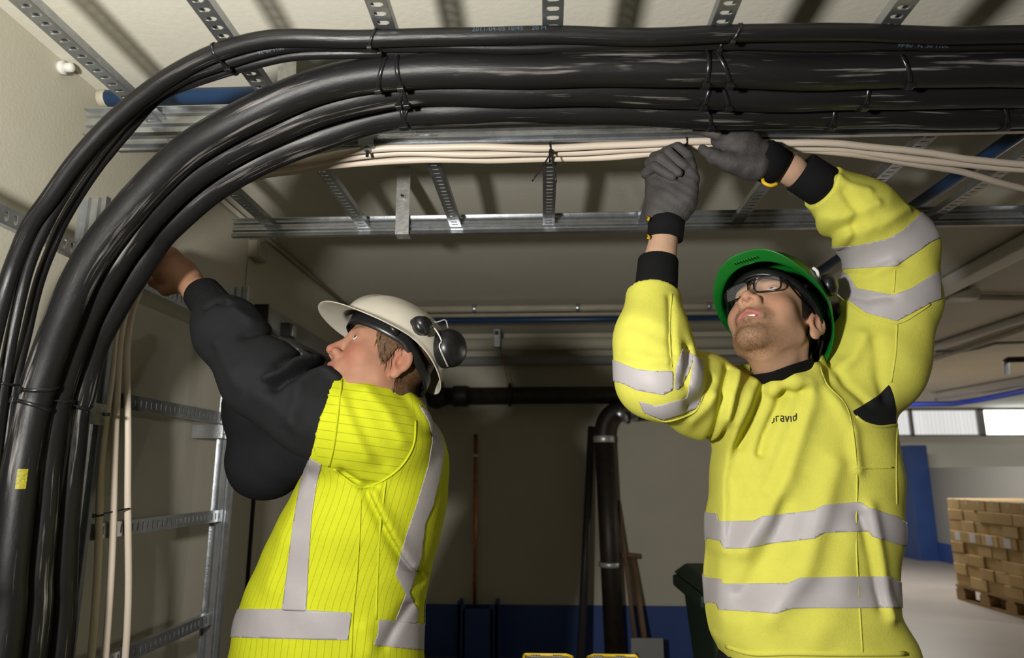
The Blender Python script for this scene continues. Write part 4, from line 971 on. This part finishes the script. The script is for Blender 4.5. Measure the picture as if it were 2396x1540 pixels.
    for i, cx in enumerate((-.0325, .0325)):
        c_ = rimc(cx); c_ = np.vstack([c_, c_[:2]]); mb = MB().tube(tw(c_), .0019, 8, False)
        if G is None:
            mb.tube(tw(np.array([(-.0075, .105, .020), (0, .1075, .0225), (.0075, .105, .020)])), .0019, 8, True, 4); G = mb.build('glasses', m_frame, P_); G['label'] = 'black-rimmed rectangular glasses'
        else: mb.build('rim', m_frame, G)
        n = 32; v = tw(np.vstack([c_[:32], [c_[:32].mean(0)]])); link('lens', v, [(j, (j + 1) % n, n) for j in range(n)], m_lens, G)
        sx = np.sign(cx); MB().tube(tw(np.array([(sx * .0575, .096, .020), (sx * .066, .088, .0215), (sx * .077, .03, .018), (sx * .0825, -.015, .022), (sx * .081, -.03, .010)])), [.0030, .0028, .0024, .0022, .0018], 8, True, 4, .55).build('temple', m_frame, G)
    # ---------------- jacket
    rows = [(880, 1775, 1960), (915, 1705, 2030), (960, 1688, 2058), (1010, 1674, 2090), (1060, 1668, 2102), (1120, 1664, 2110), (1200, 1654, 2113), (1280, 1650, 2110), (1360, 1648, 2098), (1430, 1652, 2102), (1490, 1668, 2122), (1530, 1690, 2130)]
    S = []
    for y, a, b in rows:
        a, b = (a + 6, b - (26 if y < 1440 else 12)) if y > 900 else (a, b)
        A, B = J(a, y, 1.62), J(b, y, 1.66); S.append(((A[2] + B[2]) / 2, (A[0] + B[0]) / 2, 1.635, (B[0] - A[0]) / 2, .088 if y < 890 else (.125 if y < 930 else .15 if y < 1400 else .165)))
    zhem = S[-1][0]
    FO = [(fpx([(1835, 925), (1812, 975), (1795, 1020), (1785, 1060)], 1.5), .010, -.011), (fpx([(1905, 900), (1868, 1010), (1840, 1110), (1795, 1210), (1745, 1290)], 1.49), .022, .012),
          (fpx([(1880, 920), (1835, 1060), (1800, 1150)], 1.49), .012, -.006), (fpx([(1765, 895), (1722, 1000), (1702, 1120), (1694, 1290)], 1.5), .016, .012),
          (fpx([(1700, 1010), (1690, 1150), (1688, 1290), (1684, 1440), (1692, 1500)], 1.5), .009, -.016), (fpx([(1670, 1080), (1664, 1250), (1662, 1420)], 1.5), .012, .010),
          (fpx([(1950, 1090), (1915, 1220), (1880, 1340), (1800, 1440)], 1.49), .024, .010), (fpx([(1840, 1180), (1800, 1300), (1750, 1400)], 1.49), .018, -.007),
          (fpx([(1925, 890), (1960, 960), (1990, 1010), (2000, 1100)], 1.5), .014, .008), (fpx([(2030, 1190), (2060, 1330), (2085, 1440)], 1.5), .016, .010), (fpx([(2010, 1210), (2040, 1320), (2060, 1420)], 1.5), .012, -.007),
          (fpx([(1985, 1260), (1960, 1400), (1900, 1490)], 1.49), .03, .006), (fpx([(1790, 900), (1770, 970), (1745, 1040)], 1.49), .012, -.006),
          (fpx([(1960, 830), (1990, 900), (2030, 940)], 1.5), .012, -.008), (fpx([(1590, 900), (1600, 860), (1600, 820)], 1.4), .012, -.012), (fpx([(1690, 870), (1672, 930), (1668, 1020)], 1.5), .010, -.010), (fpx([(1720, 875), (1700, 930), (1690, 985)], 1.5), .010, .010)]
    AF = [(fpx([(1945, 395), (1990, 430), (2040, 440)], 1.42), .012, .006), (fpx([(1925, 480), (1990, 500), (2060, 470)], 1.42), .012, .007), (fpx([(1600, 950), (1640, 930), (1660, 890)], 1.42), .012, -.008), (fpx([(1620, 990), (1650, 960), (1668, 930)], 1.44), .012, .007), (fpx([(1470, 830), (1520, 848), (1570, 850)], 1.36), .012, .005), (fpx([(1893, 500), (1950, 520), (2020, 500)], 1.42), .010, -.008), (fpx([(1985, 440), (2020, 480), (2040, 545)], 1.42), .010, -.007), (fpx([(1975, 560), (2040, 545), (2110, 500)], 1.5), .012, .006), (fpx([(1990, 640), (2050, 690), (2090, 690)], 1.5), .012, -.007),
          (fpx([(1985, 600), (2040, 640), (2090, 620)], 1.5), .012, .006), (fpx([(2050, 800), (2060, 880), (2075, 930)], 1.52), .014, -.007), (fpx([(1480, 760), (1560, 800), (1598, 790)], 1.36), .014, -.004), (fpx([(1572, 690), (1566, 780), (1570, 860)], 1.36), .008, -.006), (fpx([(1960, 880), (2010, 830), (2030, 780)], 1.5), .016, .008)]
    sR = [J(1738, 965, 1.63), J(1640, 925, 1.53), J(1538, 888, 1.42), J(1525, 800, 1.42), J(1530, 690, 1.455)]
    sL = [J(1985, 925, 1.64), J(2040, 845, 1.63), J(2080, 705, 1.61), J(2086, 582, 1.58), J(2010, 500, 1.52), J(1926, 440, 1.485)]
    axR = sR[-1] - sR[-2]; axR /= np.linalg.norm(axR); axL = sL[-1] - sL[-2]; axL /= np.linalg.norm(axL)
    def jacket(P):
        d = loft(P, S, 2.4); d = smin(d, rc(P, J(1790, 905, 1.63), J(1700, 935, 1.63), .06, .07), .04)
        d = smin(d, rc(P, J(1895, 890, 1.63), J(1985, 900, 1.64), .06, .085), .04)
        a = chain(P, sR, [.088, .084, .074, .0695, .060], .05); a = np.maximum(a, (P - sR[-1]) @ axR)
        b = chain(P, sL, [.105, .109, .098, .088, .071, .055], .05); b = np.maximum(b, (P - sL[-1]) @ axL - .004)
        d = smin(d, a, .035); d = smin(d, b, .04)
        d = smin(d, chain(P, [J(1742, 900, 1.59), J(1768, 910, 1.53), J(1808, 907, 1.495), J(1858, 893, 1.485), J(1902, 865, 1.51), J(1925, 840, 1.56)], [.014] * 6, .02), .025)
        d = d - folds(P, FO) * np.clip((1.66 - P[:, 1]) / .07, 0, 1) - folds(P, AF)
        d = d - .0022 * np.sin(P[:, 0] * 41 + P[:, 2] * 17) * np.sin(P[:, 2] * 33 + P[:, 1] * 20)
        d = smax(d, -rc(P, J(1838, 840, 1.565), J(1834, 760, 1.55), .070, .085), .006)
        return np.maximum(d, zhem - P[:, 2])
    VJ = mesh_sdf(jacket, (.10, 1.26, zhem - .02), (1.06, 1.86, 2.02), .0055, 1)
    JK = link('jacket', *VJ, m_hv_r, P_); JK['label'] = 'fluorescent yellow fleece jacket'
    bv = bvh(*VJ)
    z = lambda y: J(1880, y, 1.62)[2]
    T1 = [(1640, 1198), (1679, 1202), (1683, 1219), (1765, 1219), (1785, 1208), (1904, 1194), (1928, 1181), (2000, 1175), (2015, 1175), (2027, 1186), (2094, 1207), (2125, 1226), (2125, 1278), (2096, 1273), (2042, 1256), (2034, 1244), (1928, 1246), (1904, 1261), (1795, 1273), (1736, 1284), (1694, 1284), (1686, 1266), (1640, 1257)]
    T2 = [(1635, 1349), (1689, 1355), (1690, 1365), (1844, 1365), (1874, 1351), (2076, 1348), (2130, 1372), (2130, 1424), (2106, 1422), (1849, 1424), (1815, 1436), (1682, 1427), (1678, 1413), (1635, 1407)]
    part_clip('reflective_band', VJ, band_fn(T1, 1.65, (z(1270), z(1200))), .0010, m_refl, JK); part_clip('reflective_band', VJ, band_fn(T2, 1.65, (z(1422), z(1352))), .0010, m_refl, JK)
    A1 = [(1930, 580), (1960, 577), (2005, 573), (2075, 559), (2110, 540), (2145, 508), (2165, 490), (2200, 555), (2176, 567), (2141, 592), (2096, 623), (1981, 630), (1940, 632)]
    A2 = [(1960, 630), (1987, 645), (2005, 674), (2090, 690), (2133, 674), (2180, 643), (2200, 635), (2200, 700), (2180, 707), (2098, 752), (2028, 733), (1973, 694), (1950, 680)]
    B1 = [(1430, 840), (1456, 850), (1485, 862), (1521, 868), (1569, 868), (1574, 870), (1573, 913), (1551, 924), (1491, 913), (1459, 898), (1430, 890)]
    B2 = [(1596, 815), (1622, 832), (1620, 850), (1612, 874), (1586, 912), (1577, 912), (1580, 865)]
    B3 = [(1617, 826), (1643, 845), (1647, 904), (1639, 940), (1626, 957), (1551, 982), (1508, 966), (1495, 938), (1536, 949), (1605, 931), (1614, 895), (1622, 850)]
    for k, pl_ in enumerate((A1, A2)): part_clip('reflective_band', VJ, band_fn(pl_, 3.0), .0010, m_refl, JK)
    for pl_ in (B1, B2, B3): part_clip('reflective_band', VJ, band_fn(pl_, 3.0), .0010, m_refl, JK)
    up_ = part_clip('underarm_opening', VJ, band_fn([(1993, 963), (2020, 948), (2055, 925), (2081, 899), (2090, 925), (2096, 960), (2096, 992), (2060, 999), (2025, 990), (2003, 974)], 1.7), .0006, m_sweat, JK, .0006)
    seam(bv, [(2003, 974), (2025, 990), (2060, 999), (2098, 994)], .0035, 'hem', m_hv_r, JK); seam(bv, [(1915, 845), (1935, 900), (1985, 960), (2005, 1100), (2003, 1250), (2010, 1400), (2018, 1528)], .0022, 'seam', m_hv_r, JK)
    seam(bv, [(2099, 1000), (2097, 1060), (2098, 1180)], .002, 'seam', m_hv_r, JK); seam(bv, [(1998, 1095), (2040, 1096), (2090, 1094)], .0022, 'pocket_edge', m_hv_r, JK)
    seam(bv, [(2099, 758), (2095, 830), (2085, 895)], .0022, 'seam', m_hv_r, JK); seam(bv, [(2094, 632), (2093, 660), (2091, 684)], .002, 'seam', m_hv_r, JK); seam(bv, [(1572, 688), (1566, 770), (1571, 860)], .0022, 'seam', m_hv_r, JK)
    seam(bv, [(1976, 700), (2028, 738), (2098, 757), (2150, 730), (2176, 712)], .0028, 'seam', m_hv_r, JK); seam(bv, [(1512, 967), (1552, 986), (1600, 975), (1630, 958), (1648, 915)], .0028, 'seam', m_hv_r, JK)
    seam(bv, [(1700, 1513), (1760, 1530), (1850, 1529), (2000, 1531), (2120, 1530)], .005, 'hem', m_hv_r, JK)
    # lettering on the chest
    Lt = [[(690, 755), (765, 705), (770, 575)], [(862, 700), (838, 520), (950, 508)], [(1005, 508), (1095, 510), (1110, 695), (1035, 685), (1003, 640), (1012, 600), (1098, 590)], [(1160, 500), (1220, 705), (1280, 505)], [(1345, 510), (1370, 705)], [(1550, 415), (1550, 560), (1532, 640), (1470, 675), (1450, 640), (1438, 520), (1545, 495)]]
    for st in Lt:
        pts = []
        for i in range(len(st) - 1):
            for t in np.linspace(0, 1, 6)[: 6 if i == len(st) - 2 else 5]:
                x = st[i][0] + (st[i + 1][0] - st[i][0]) * t; y = st[i][1] + (st[i + 1][1] - st[i][1]) * t; pts.append(drop(bv, 1760 + x / 14.975, 940 + y / 14.975, .0004)[0])
        MB().tube(pts, .00135, 6).build('logo_letter', m_dark, JK)
    # black shirt: collar and cuffs
    cr = [J(1753, 884, 1.565), J(1800, 884, 1.50), J(1852, 868, 1.495), J(1900, 842, 1.535), J(1908, 826, 1.61), J(1850, 838, 1.665), J(1780, 862, 1.645)]; cr = np.array(cr + cr[:1])
    cc = catmull(np.vstack([cr[-2], cr, cr[1]]), 6)[6:-6]
    cg = band_fn([(1735, 874), (1754, 876), (1804, 867), (1850, 851), (1899, 836), (1925, 826), (1935, 872), (1862, 896), (1806, 908), (1735, 908)], 1.60)
    part_clip('shirt_collar', VQ, cg, .0045, m_knit, P_, .003)
    for a, b, r0, r1, nm in ((J(1540, 608, 1.47), J(1532, 715, 1.455), .0445, .047, 'shirt_cuff'), (J(1872, 402, 1.475), J(1938, 445, 1.485), .047, .048, 'shirt_cuff')):
        ax = (b - a); MB().tube([a + ax * .02, a, a + ax * .03, a + ax * .5, b], [r0 * .9, r0 * .97, r0, (r0 + r1) / 2, r1], 28).build(nm, m_knit, P_)
    # ---------------- gloves
    def fing(P, pts, rs): return chain(P, pts, rs, .006)
    def gloveR(P):
        d = rc(P, J(1560, 525, 1.475), J(1566, 470, 1.475), .036, .043); d = smin(d, rc(P, J(1545, 500, 1.48), J(1538, 405, 1.49), .034, .026), .02); d = smin(d, rc(P, J(1588, 480, 1.465), J(1596, 425, 1.47), .036, .030), .02)
        d = smin(d, rc(P, J(1560, 440, 1.49), J(1580, 385, 1.50), .040, .028), .02)
        for pts in (((1513, 405, 1.475), (1533, 390, 1.448), (1573, 414, 1.436)), ((1520, 383, 1.48), (1546, 370, 1.445), (1588, 404, 1.432)), ((1532, 368, 1.485), (1563, 356, 1.445), (1601, 388, 1.434)), ((1556, 358, 1.49), (1586, 345, 1.455), (1609, 362, 1.445))):
            p = [J(*q) for q in pts]; d = smin(d, rc(P, p[0], p[1], .0132, .0122), .0025); d = smin(d, rc(P, p[1], p[2], .0122, .0102), .002)
        th = [J(1606, 468, 1.45), J(1619, 420, 1.445), J(1613, 385, 1.447), J(1609, 360, 1.458)]; d = smin(d, chain(P, th, [.026, .0155, .0135, .011], .01), .010)
        return d - .0009 * np.sin(P[:, 2] * 190 + P[:, 0] * 140) * np.sin(P[:, 0] * 75 + P[:, 2] * 60 + 1.0)
    def gloveL(P):
        d = rc(P, J(1805, 385, 1.475), J(1735, 350, 1.462), .037, .041); d = smin(d, rc(P, J(1760, 392, 1.46), J(1705, 380, 1.455), .030, .022), .02); d = smin(d, rc(P, J(1740, 340, 1.47), J(1690, 325, 1.462), .036, .026), .02)
        for pts in (((1735, 328, 1.455), (1678, 313, 1.44), (1632, 302, 1.45)), ((1730, 322, 1.475), (1668, 300, 1.475), (1622, 300, 1.50)), ((1735, 322, 1.50), (1680, 300, 1.51), (1635, 305, 1.53)), ((1745, 330, 1.52), (1690, 315, 1.545), (1650, 318, 1.555))):
            p = [J(*q) for q in pts]; d = smin(d, rc(P, p[0], p[1], .0165, .0135), .006); d = smin(d, rc(P, p[1], p[2], .0135, .0112), .005)
        th = [J(1770, 388, 1.45), J(1710, 380, 1.44), J(1672, 368, 1.445), J(1644, 350, 1.46)]; d = smin(d, chain(P, th, [.026, .018, .015, .011], .01), .012)
        return d - .0010 * np.sin(P[:, 0] * 170 - P[:, 2] * 150) * np.sin(P[:, 2] * 90 + P[:, 0] * 50)
    gR = mesh_sdf(gloveR, (.20, 1.38, 1.66), (.46, 1.58, 1.99), .0032); g1 = link('glove', *gR, m_glove, P_); g1['label'] = 'grey work glove pinching a cable tie'
    gL = mesh_sdf(gloveL, (.30, 1.38, 1.84), (.62, 1.62, 2.06), .0032); g2 = link('glove', *gL, m_glove, P_); g2['label'] = 'grey work glove holding the cream cables'
    m_trim = mat('yellow_trim', (.75, .48, .01), .5)
    a, b = J(1560, 512, 1.475), J(1556, 560, 1.475); MB().tube([a, a + (b - a) * .1, b, b - (b - a) * .02], [.039, .0415, .0395, .036], 28).build('cuff', m_knit, g1)
    for y in (507, 550): MB().tube([J(1515, y, 1.46), J(1519, y + 4, 1.445), J(1516, y + 9, 1.445)], .0028, 6).build('cuff_trim', m_trim, g1)
    a, b = J(1776, 368, 1.47), J(1826, 397, 1.478); MB().tube([a, a + (b - a) * .1, b, b - (b - a) * .02], [.044, .0465, .0445, .04], 28).build('cuff', m_knit, g2)
    MB().tube(np.array([J(1784, 418, 1.468), J(1788, 428, 1.462), J(1803, 434, 1.46), J(1818, 430, 1.462)]), .0042, 8, True, 4).build('cuff_trim', m_trim, g2)
    # trousers
    def trousers(P):
        d = rc(P, J(1890, 1500, 1.65), hip, .17, .16)
        for sx in (-1, 1):
            h = hip + np.array([sx * .09, 0, -.02]); k = h * [1, 1, 0] + np.array([sx * .02, -.02, .46]); a = k * [1, 1, 0] + np.array([0, .03, .07]); d = smin(d, rc(P, h, k, .105, .075), .05); d = smin(d, rc(P, k, a, .075, .062), .03)
        return np.maximum(d, P[:, 2] - zhem - .05)
    link('trousers', *mesh_sdf(trousers, (.3, 1.35, .02), (1.05, 1.95, zhem + .07), .012), m_trous, P_)
    for sx in (-1, 1):
        a = hip * [1, 1, 0] + np.array([sx * .11, .01, .045]); MB().tube([a + [0, .06, .005], a, a + [-.01, -.12, -.006], a + [-.015, -.19, -.012]], [.045, .052, .046, .03], 16, True, 5, .9).build('boot', m_dark, P_)
    return P_
right_worker()
# ------------------------------------------------------------------ the worker in the yellow vest
def left_worker():
    hs = 1.03; hc = np.array([-.383, 1.58, 1.452]); a20 = math.radians(28)
    Rm = basis((-math.cos(a20) * .906, -math.sin(a20) * .906, .423), (0, 0, 1)); Rm = Rm @ np.array([[math.cos(.05), 0, math.sin(.05)], [0, 1, 0], [-math.sin(.05), 0, math.cos(.05)]]); tw = to_w(hc, Rm, hs)
    P_ = thing('person', (-.42, 1.74, 0), 'worker in yellow ribbed vest, black sweatshirt and white helmet reaching to the wall ladder', 'person', 'two workers fixing cables')
    nb = J(930, 955, 1.70); ntop = tw((0, -.03, -.05)); hip = J(790, 1640, 1.72)
    shL, elL, wrL = J(880, 1010, 1.58), J(590, 850, 1.54), J(462, 684, 1.63)
    shR, elR, wrR = J(790, 1010, 1.92), J(622, 1080, 1.98), J(575, 850, 2.10)
    kn = J(392, 618, 1.725)
    def hand(P, wr, kn, side):
        d = rc(P, wr, kn, .031, .034); ax = kn - wr; ax /= np.linalg.norm(ax)
        return d
    def headf(P):
        L = ((P - hc) @ Rm) / hs
        d = head_sdf(L, 0.0, .0074) * hs
        d = smin(d, rc(P, ntop, nb, .062, .068), .03); d = smin(d, rc(P, tw((0, .02, -.09)), nb + [-.05, 0, 0], .040, .05), .045); return d
    def bodyf(P):
        d = rc(P, nb, J(890, 1150, 1.74), .06, .12); d = smin(d, rc(P, J(890, 1150, 1.74), hip, .12, .14), .05)
        for a, b, c_ in ((shL, elL, wrL), (shR, elR, wrR)): d = smin(d, rc(P, a, b, .055, .045), .04); d = smin(d, rc(P, b, c_, .045, .031), .02)
        for sx in (-1, 1):
            h = hip + np.array([0, sx * .09, -.02]); k = h * [1, 1, 0] + np.array([-.03, sx * .02, .45]); a = k * [1, 1, 0] + np.array([.03, 0, .08])
            d = smin(d, rc(P, h, k, .085, .055), .04); d = smin(d, rc(P, k, a, .055, .04), .02); d = smin(d, rc(P, a, a + [-.14, 0, -.04], .04, .03), .02)
        d = smin(d, rc(P, wrR, wrR + [-.05, .03, .05], .032, .03), .02)
        return d
    def handf(P):
        d = rc(P, J(480, 700, 1.62), wrL, .034, .030); d = smin(d, rc(P, wrL, J(425, 640, 1.68), .031, .035), .02); d = smin(d, rc(P, J(425, 640, 1.68), J(395, 605, 1.72), .035, .033), .02); d = smin(d, rc(P, J(440, 655, 1.67), J(385, 645, 1.70), .030, .028), .02)
        for (a, b, c_) in (((393, 590, 1.725), (358, 575, 1.755), (335, 600, 1.79)), ((385, 605, 1.73), (348, 595, 1.76), (325, 620, 1.80)), ((378, 620, 1.735), (340, 615, 1.765), (320, 640, 1.80)), ((372, 638, 1.735), (338, 638, 1.76), (322, 660, 1.79))):
            p = [J(*q) for q in (a, b, c_)]; d = smin(d, rc(P, p[0], p[1], .0125, .0108), .008); d = smin(d, rc(P, p[1], p[2], .0108, .0092), .005)
        th = [J(420, 668, 1.67), J(388, 680, 1.69), J(360, 662, 1.71), J(345, 650, 1.72)]; return smin(d, chain(P, th, [.020, .0135, .0115, .0092], .008), .010)
    V1, Q1 = mesh_sdf(headf, hc - .19, hc + .19, .0027); V2, Q2 = mesh_sdf(bodyf, (-1.2, 1.35, .02), (-.15, 2.3, 1.85), .008); V3, Q3 = mesh_sdf(handf, (-1.10, 1.55, 1.62), (-.78, 1.86, 1.90), .003)
    L = ((V1 - hc) @ Rm) / hs; cols = np.concatenate([head_colours(L, (.34, .175, .11), (.34, .12, .082), (.30, .11, .085), (.16, .08, .04), .10), np.tile(np.array((.36, .19, .118)), (len(V2) + len(V3), 1))])
    o = link('body', np.concatenate([V1, V2, V3]), np.concatenate([Q1, Q2 + len(V1), Q3 + len(V1) + len(V2)]), m_skin, P_); colour_attr(o, cols); VQ = (V1, Q1)
    eyes(P_, tw, Rm, (-.42, 1, .12), (.14, .19, .22))
    hairpiece(P_, VQ, L, tw, m_hair_b, .006, 520, [-.10, -.10, -.07, .034, -.012, -.006, .030, .07], .016, .034, 2)
    H = helmet(P_, tw, m_helw, .058, .007, 'hard_hat', 'white plastic hard hat with black ear muffs', (.068, .064, .014), .148, .010, .010, .008, .0)
    sweatband(H, tw, (.01, .056, .062), .026, .0845, .106, m_dark, .006); sweatband(H, tw, (-.005, .050, .060), .03, .090, .114, m_dark, .004, name='suspension_ring')
    out = tw((-1, 0, 0)) - tw((0, 0, 0)); out /= np.linalg.norm(out)
    MB().tube(tw(np.array([(-.088, .035, .062), (-.0885, .010, .052)])), .0085, 10).build('chin_strap_lug', m_dark, H)
    # ear muff parked behind the shell
    mnt = J(988, 762, 1.508)
    MB().tube([mnt + out * -.012, mnt + out * .010, mnt + out * .014], [.022, .020, .012], 16).build('muff_mount', m_dark, H)
    MB().tube([J(964, 756, 1.508), J(980, 752, 1.502), mnt + out * .004, J(1000, 784, 1.508)], [.008, .013, .014, .007], 10, True, 5).build('mount_arm', m_dark, H)
    MB().tube([J(1000, 752, 1.525), J(1022, 754, 1.53), J(1042, 749, 1.54), J(1048, 768, 1.55)], .0017, 6, True, 4).build('muff_wire', m_galvb, H)
    MB().tube([J(1005, 760, 1.525), J(1018, 770, 1.525), J(1033, 797, 1.53), J(1028, 812, 1.53), J(1048, 858, 1.545)], .0019, 6, True, 3).build('muff_wire', m_galvb, H)
    earmuff(H, J(1052, 815, 1.575), (.85, -.5, .05), .046, .056)
    # ---------------- sweatshirt
    sl = [J(860, 1020, 1.585), J(738, 963, 1.545), J(615, 885, 1.54), J(535, 775, 1.57), J(494, 715, 1.61)]
    AF = [(fpx([(735, 835), (700, 850), (675, 880), (640, 905)], 1.44), .011, -.020), (fpx([(715, 815), (680, 835), (655, 870), (625, 885)], 1.44), .011, .016), (fpx([(690, 800), (655, 825), (640, 850)], 1.44), .009, -.013), (fpx([(725, 860), (705, 890), (695, 940), (685, 990)], 1.44), .016, .009), (fpx([(740, 845), (765, 862), (785, 878)], 1.46), .010, .010), (fpx([(600, 920), (650, 950), (700, 1010)], 1.44), .02, .008), (fpx([(560, 780), (600, 760), (625, 765)], 1.46), .012, -.010), (fpx([(500, 800), (530, 850), (560, 900)], 1.46), .016, .007), (fpx([(530, 700), (560, 730), (585, 745)], 1.5), .010, .010), (fpx([(480, 720), (500, 705), (540, 712)], 1.5), .008, -.007), (fpx([(560, 860), (640, 880), (720, 930)], 1.45), .02, .005)]
    def sweat(P):
        d = chain(P, sl, [.092, .093, .083, .073, .047], .05); e = sl[-1] - sl[-2]; e /= np.linalg.norm(e); d = np.maximum(d, (P - sl[-1]) @ e)
        r = chain(P, [shR, elR, J(595, 960, 2.03), wrR], [.10, .098, .082, .05], .05); d = smin(d, r, .02)
        d = smin(d, rc(P, J(880, 1020, 1.64), J(850, 1400, 1.74), .085, .09), .05)
        return d - folds(P, AF) - .002 * np.sin(P[:, 0] * 50 + P[:, 2] * 40) * np.sin(P[:, 2] * 45)
    VS = mesh_sdf(sweat, (-1.12, 1.38, 0.8), (-.12, 2.25, 1.86), .006, 1); SW = link('sweatshirt', *VS, m_sweat, P_); SW['label'] = 'black sweatshirt with loose sleeves'
    a, b = J(470, 683, 1.63), J(506, 728, 1.603); MB().tube([a, a + (b - a) * .08, b], [.042, .0465, .050], 28).build('shirt_cuff', m_knit, SW)
    # ---------------- vest
    rows = [(915, 855, 940), (940, 815, 962), (970, 775, 1000), (1010, 752, 1030), (1060, 738, 1043), (1110, 712, 1045), (1170, 678, 1042), (1240, 640, 1030), (1310, 606, 1012), (1380, 574, 995), (1440, 552, 987), (1500, 541, 985), (1545, 532, 986), (1640, 530, 985)]
    S = []
    for y, a, b in rows:
        A, B = J(a, y, 1.70), J(b, y, 1.72); S.append(((A[2] + B[2]) / 2, (A[0] + B[0]) / 2, 1.74, (B[0] - A[0]) / 2, .10 if y < 915 else (.15 if y < 940 else .20 if y < 1000 else .215 if y < 1300 else .20)))
    zb = S[-1][0]
    VF = [(fpx([(845, 1140), (880, 1230), (920, 1330), (950, 1390)], 1.5), .010, -.013), (fpx([(862, 1150), (900, 1230), (945, 1340)], 1.5), .014, .010), (fpx([(800, 900), (840, 990), (880, 1080)], 1.45), .016, -.005), (fpx([(850, 905), (900, 960), (930, 1030)], 1.45), .014, .007), (fpx([(800, 930), (830, 1010), (850, 1070)], 1.45), .012, .005), (fpx([(930, 920), (960, 960), (985, 1010)], 1.5), .012, -.005), (fpx([(840, 1490), (850, 1540)], 1.5), .02, .008),
          (fpx([(790, 1105), (830, 1135), (860, 1138)], 1.48), .009, -.012), (fpx([(920, 1450), (890, 1500), (870, 1540)], 1.5), .012, -.008), (fpx([(600, 1380), (640, 1250), (690, 1130)], 1.5), .02, .004)]
    vs = [J(905, 1012, 1.60), J(835, 998, 1.575), J(766, 980, 1.56)]; e = vs[2] - vs[1]; e /= np.linalg.norm(e)
    def vest(P):
        d = loft(P, S, 2.2); a = chain(P, vs, [.108, .112, .112], .05); a = np.maximum(a, (P - vs[2]) @ e - .002); d = smin(d, a, .03)
        d = d - folds(P, VF) * np.clip((1.78 - P[:, 1]) / .08, 0, 1) - .0016 * np.sin(P[:, 0] * 47 + P[:, 2] * 21) * np.sin(P[:, 2] * 37)
        d = smax(d, -rc(P, J(905, 925, 1.70), J(895, 850, 1.66), .070, .10), .01)
        return np.maximum(d, zb + .004 - P[:, 2])
    VV = mesh_sdf(vest, (-1.02, 1.40, zb - .01), (-.12, 2.02, 1.62), .0055, 1)
    VE = link('vest', *VV, m_hv_l, P_); VE['label'] = 'fluorescent yellow ribbed vest with short sleeves'
    v = VV[0]; cx = np.interp(v[:, 2], [s[0] for s in S[::-1]], [s[1] for s in S[::-1]]); rib = np.arctan2(v[:, 0] - cx, -(v[:, 1] - 1.74)) * .22
    slv = polysd(topx(v), [(740, 870), (785, 878), (880, 890), (945, 925), (972, 980), (965, 1050), (930, 1102), (880, 1132), (845, 1142), (800, 1112), (740, 1090)]) > 0
    rib = np.where(slv & (v[:, 1] < 1.70), v[:, 2] * .9 + v[:, 0] * .12, rib); at = VE.data.attributes.new('rib', 'FLOAT', 'POINT'); at.data.foreach_set('value', rib.astype('f'))
    bv = bvh(*VV)
    FVb = [(722, 1070), (753, 1086), (742, 1133), (730, 1210), (723, 1316), (717, 1431), (660, 1429), (672, 1337), (686, 1228), (703, 1133)]
    FH = [(520, 1425), (551, 1426), (661, 1425), (823, 1433), (814, 1498), (640, 1494), (541, 1491), (520, 1490)]
    BV = [(978, 946), (1000, 962), (1024, 1002), (1036, 1030), (1039, 1053), (1031, 1105), (1013, 1182), (995, 1224), (985, 1305), (958, 1386), (980, 1435), (972, 1461), (923, 1453), (949, 1389), (924, 1344), (949, 1252), (973, 1182), (1001, 1088), (1011, 1028), (1003, 990)]
    BH = [(886, 1449), (984, 1459), (1000, 1460), (1000, 1522), (982, 1521), (872, 1510), (882, 1487)]
    z = lambda y: J(800, y, 1.6)[2]
    for poly, far, xr in ((FVb, None, None), (FH, (z(1492), z(1428)), (-2, J(830, 1460, 1.6)[0])), (BV, None, None), (BH, (z(1500), z(1436)), (J(870, 1460, 1.6)[0], 2))): part_clip('reflective_band', VV, band_fn(poly, 1.76, far, xr), .0010, m_refl2, VE)
    seam(bv, [(972, 985), (968, 1040), (940, 1090), (895, 1125), (845, 1141), (805, 1118), (782, 1098)], .0030, 'seam', m_hv_l2, VE); seam(bv, [(845, 1143), (842, 1240), (835, 1350), (826, 1440), (822, 1538)], .0022, 'seam', m_hv_l2, VE); seam(bv, [(903, 1125), (890, 1230), (884, 1340), (880, 1450)], .0022, 'seam', m_hv_l2, VE)
    seam(bv, [(800, 888), (792, 960), (782, 1040), (770, 1092)], .0030, 'sleeve_hem', m_hv_l2, VE)
    # trousers and boots
    def trousers(P):
        d = rc(P, hip + [0, -.0, .12], hip, .15, .15)
        for sx in (-1, 1):
            h = hip + np.array([0, sx * .09, -.02]); k = h * [1, 1, 0] + np.array([-.03, sx * .02, .45]); a = k * [1, 1, 0] + np.array([.03, 0, .07]); d = smin(d, rc(P, h, k, .105, .075), .05); d = smin(d, rc(P, k, a, .075, .062), .03)
        return np.maximum(d, P[:, 2] - zb - .06)
    link('trousers', *mesh_sdf(trousers, (-.95, 1.4, .02), (-.2, 2.1, zb + .1), .012), m_trous, P_)
    for sx in (-1, 1):
        a = hip * [1, 1, 0] + np.array([.0, sx * .11, .045]); MB().tube([a + [.06, 0, .005], a, a + [-.12, 0, -.006], a + [-.19, 0, -.012]], [.045, .052, .046, .03], 16, True, 5, .9).build('boot', m_dark, P_)
left_worker()
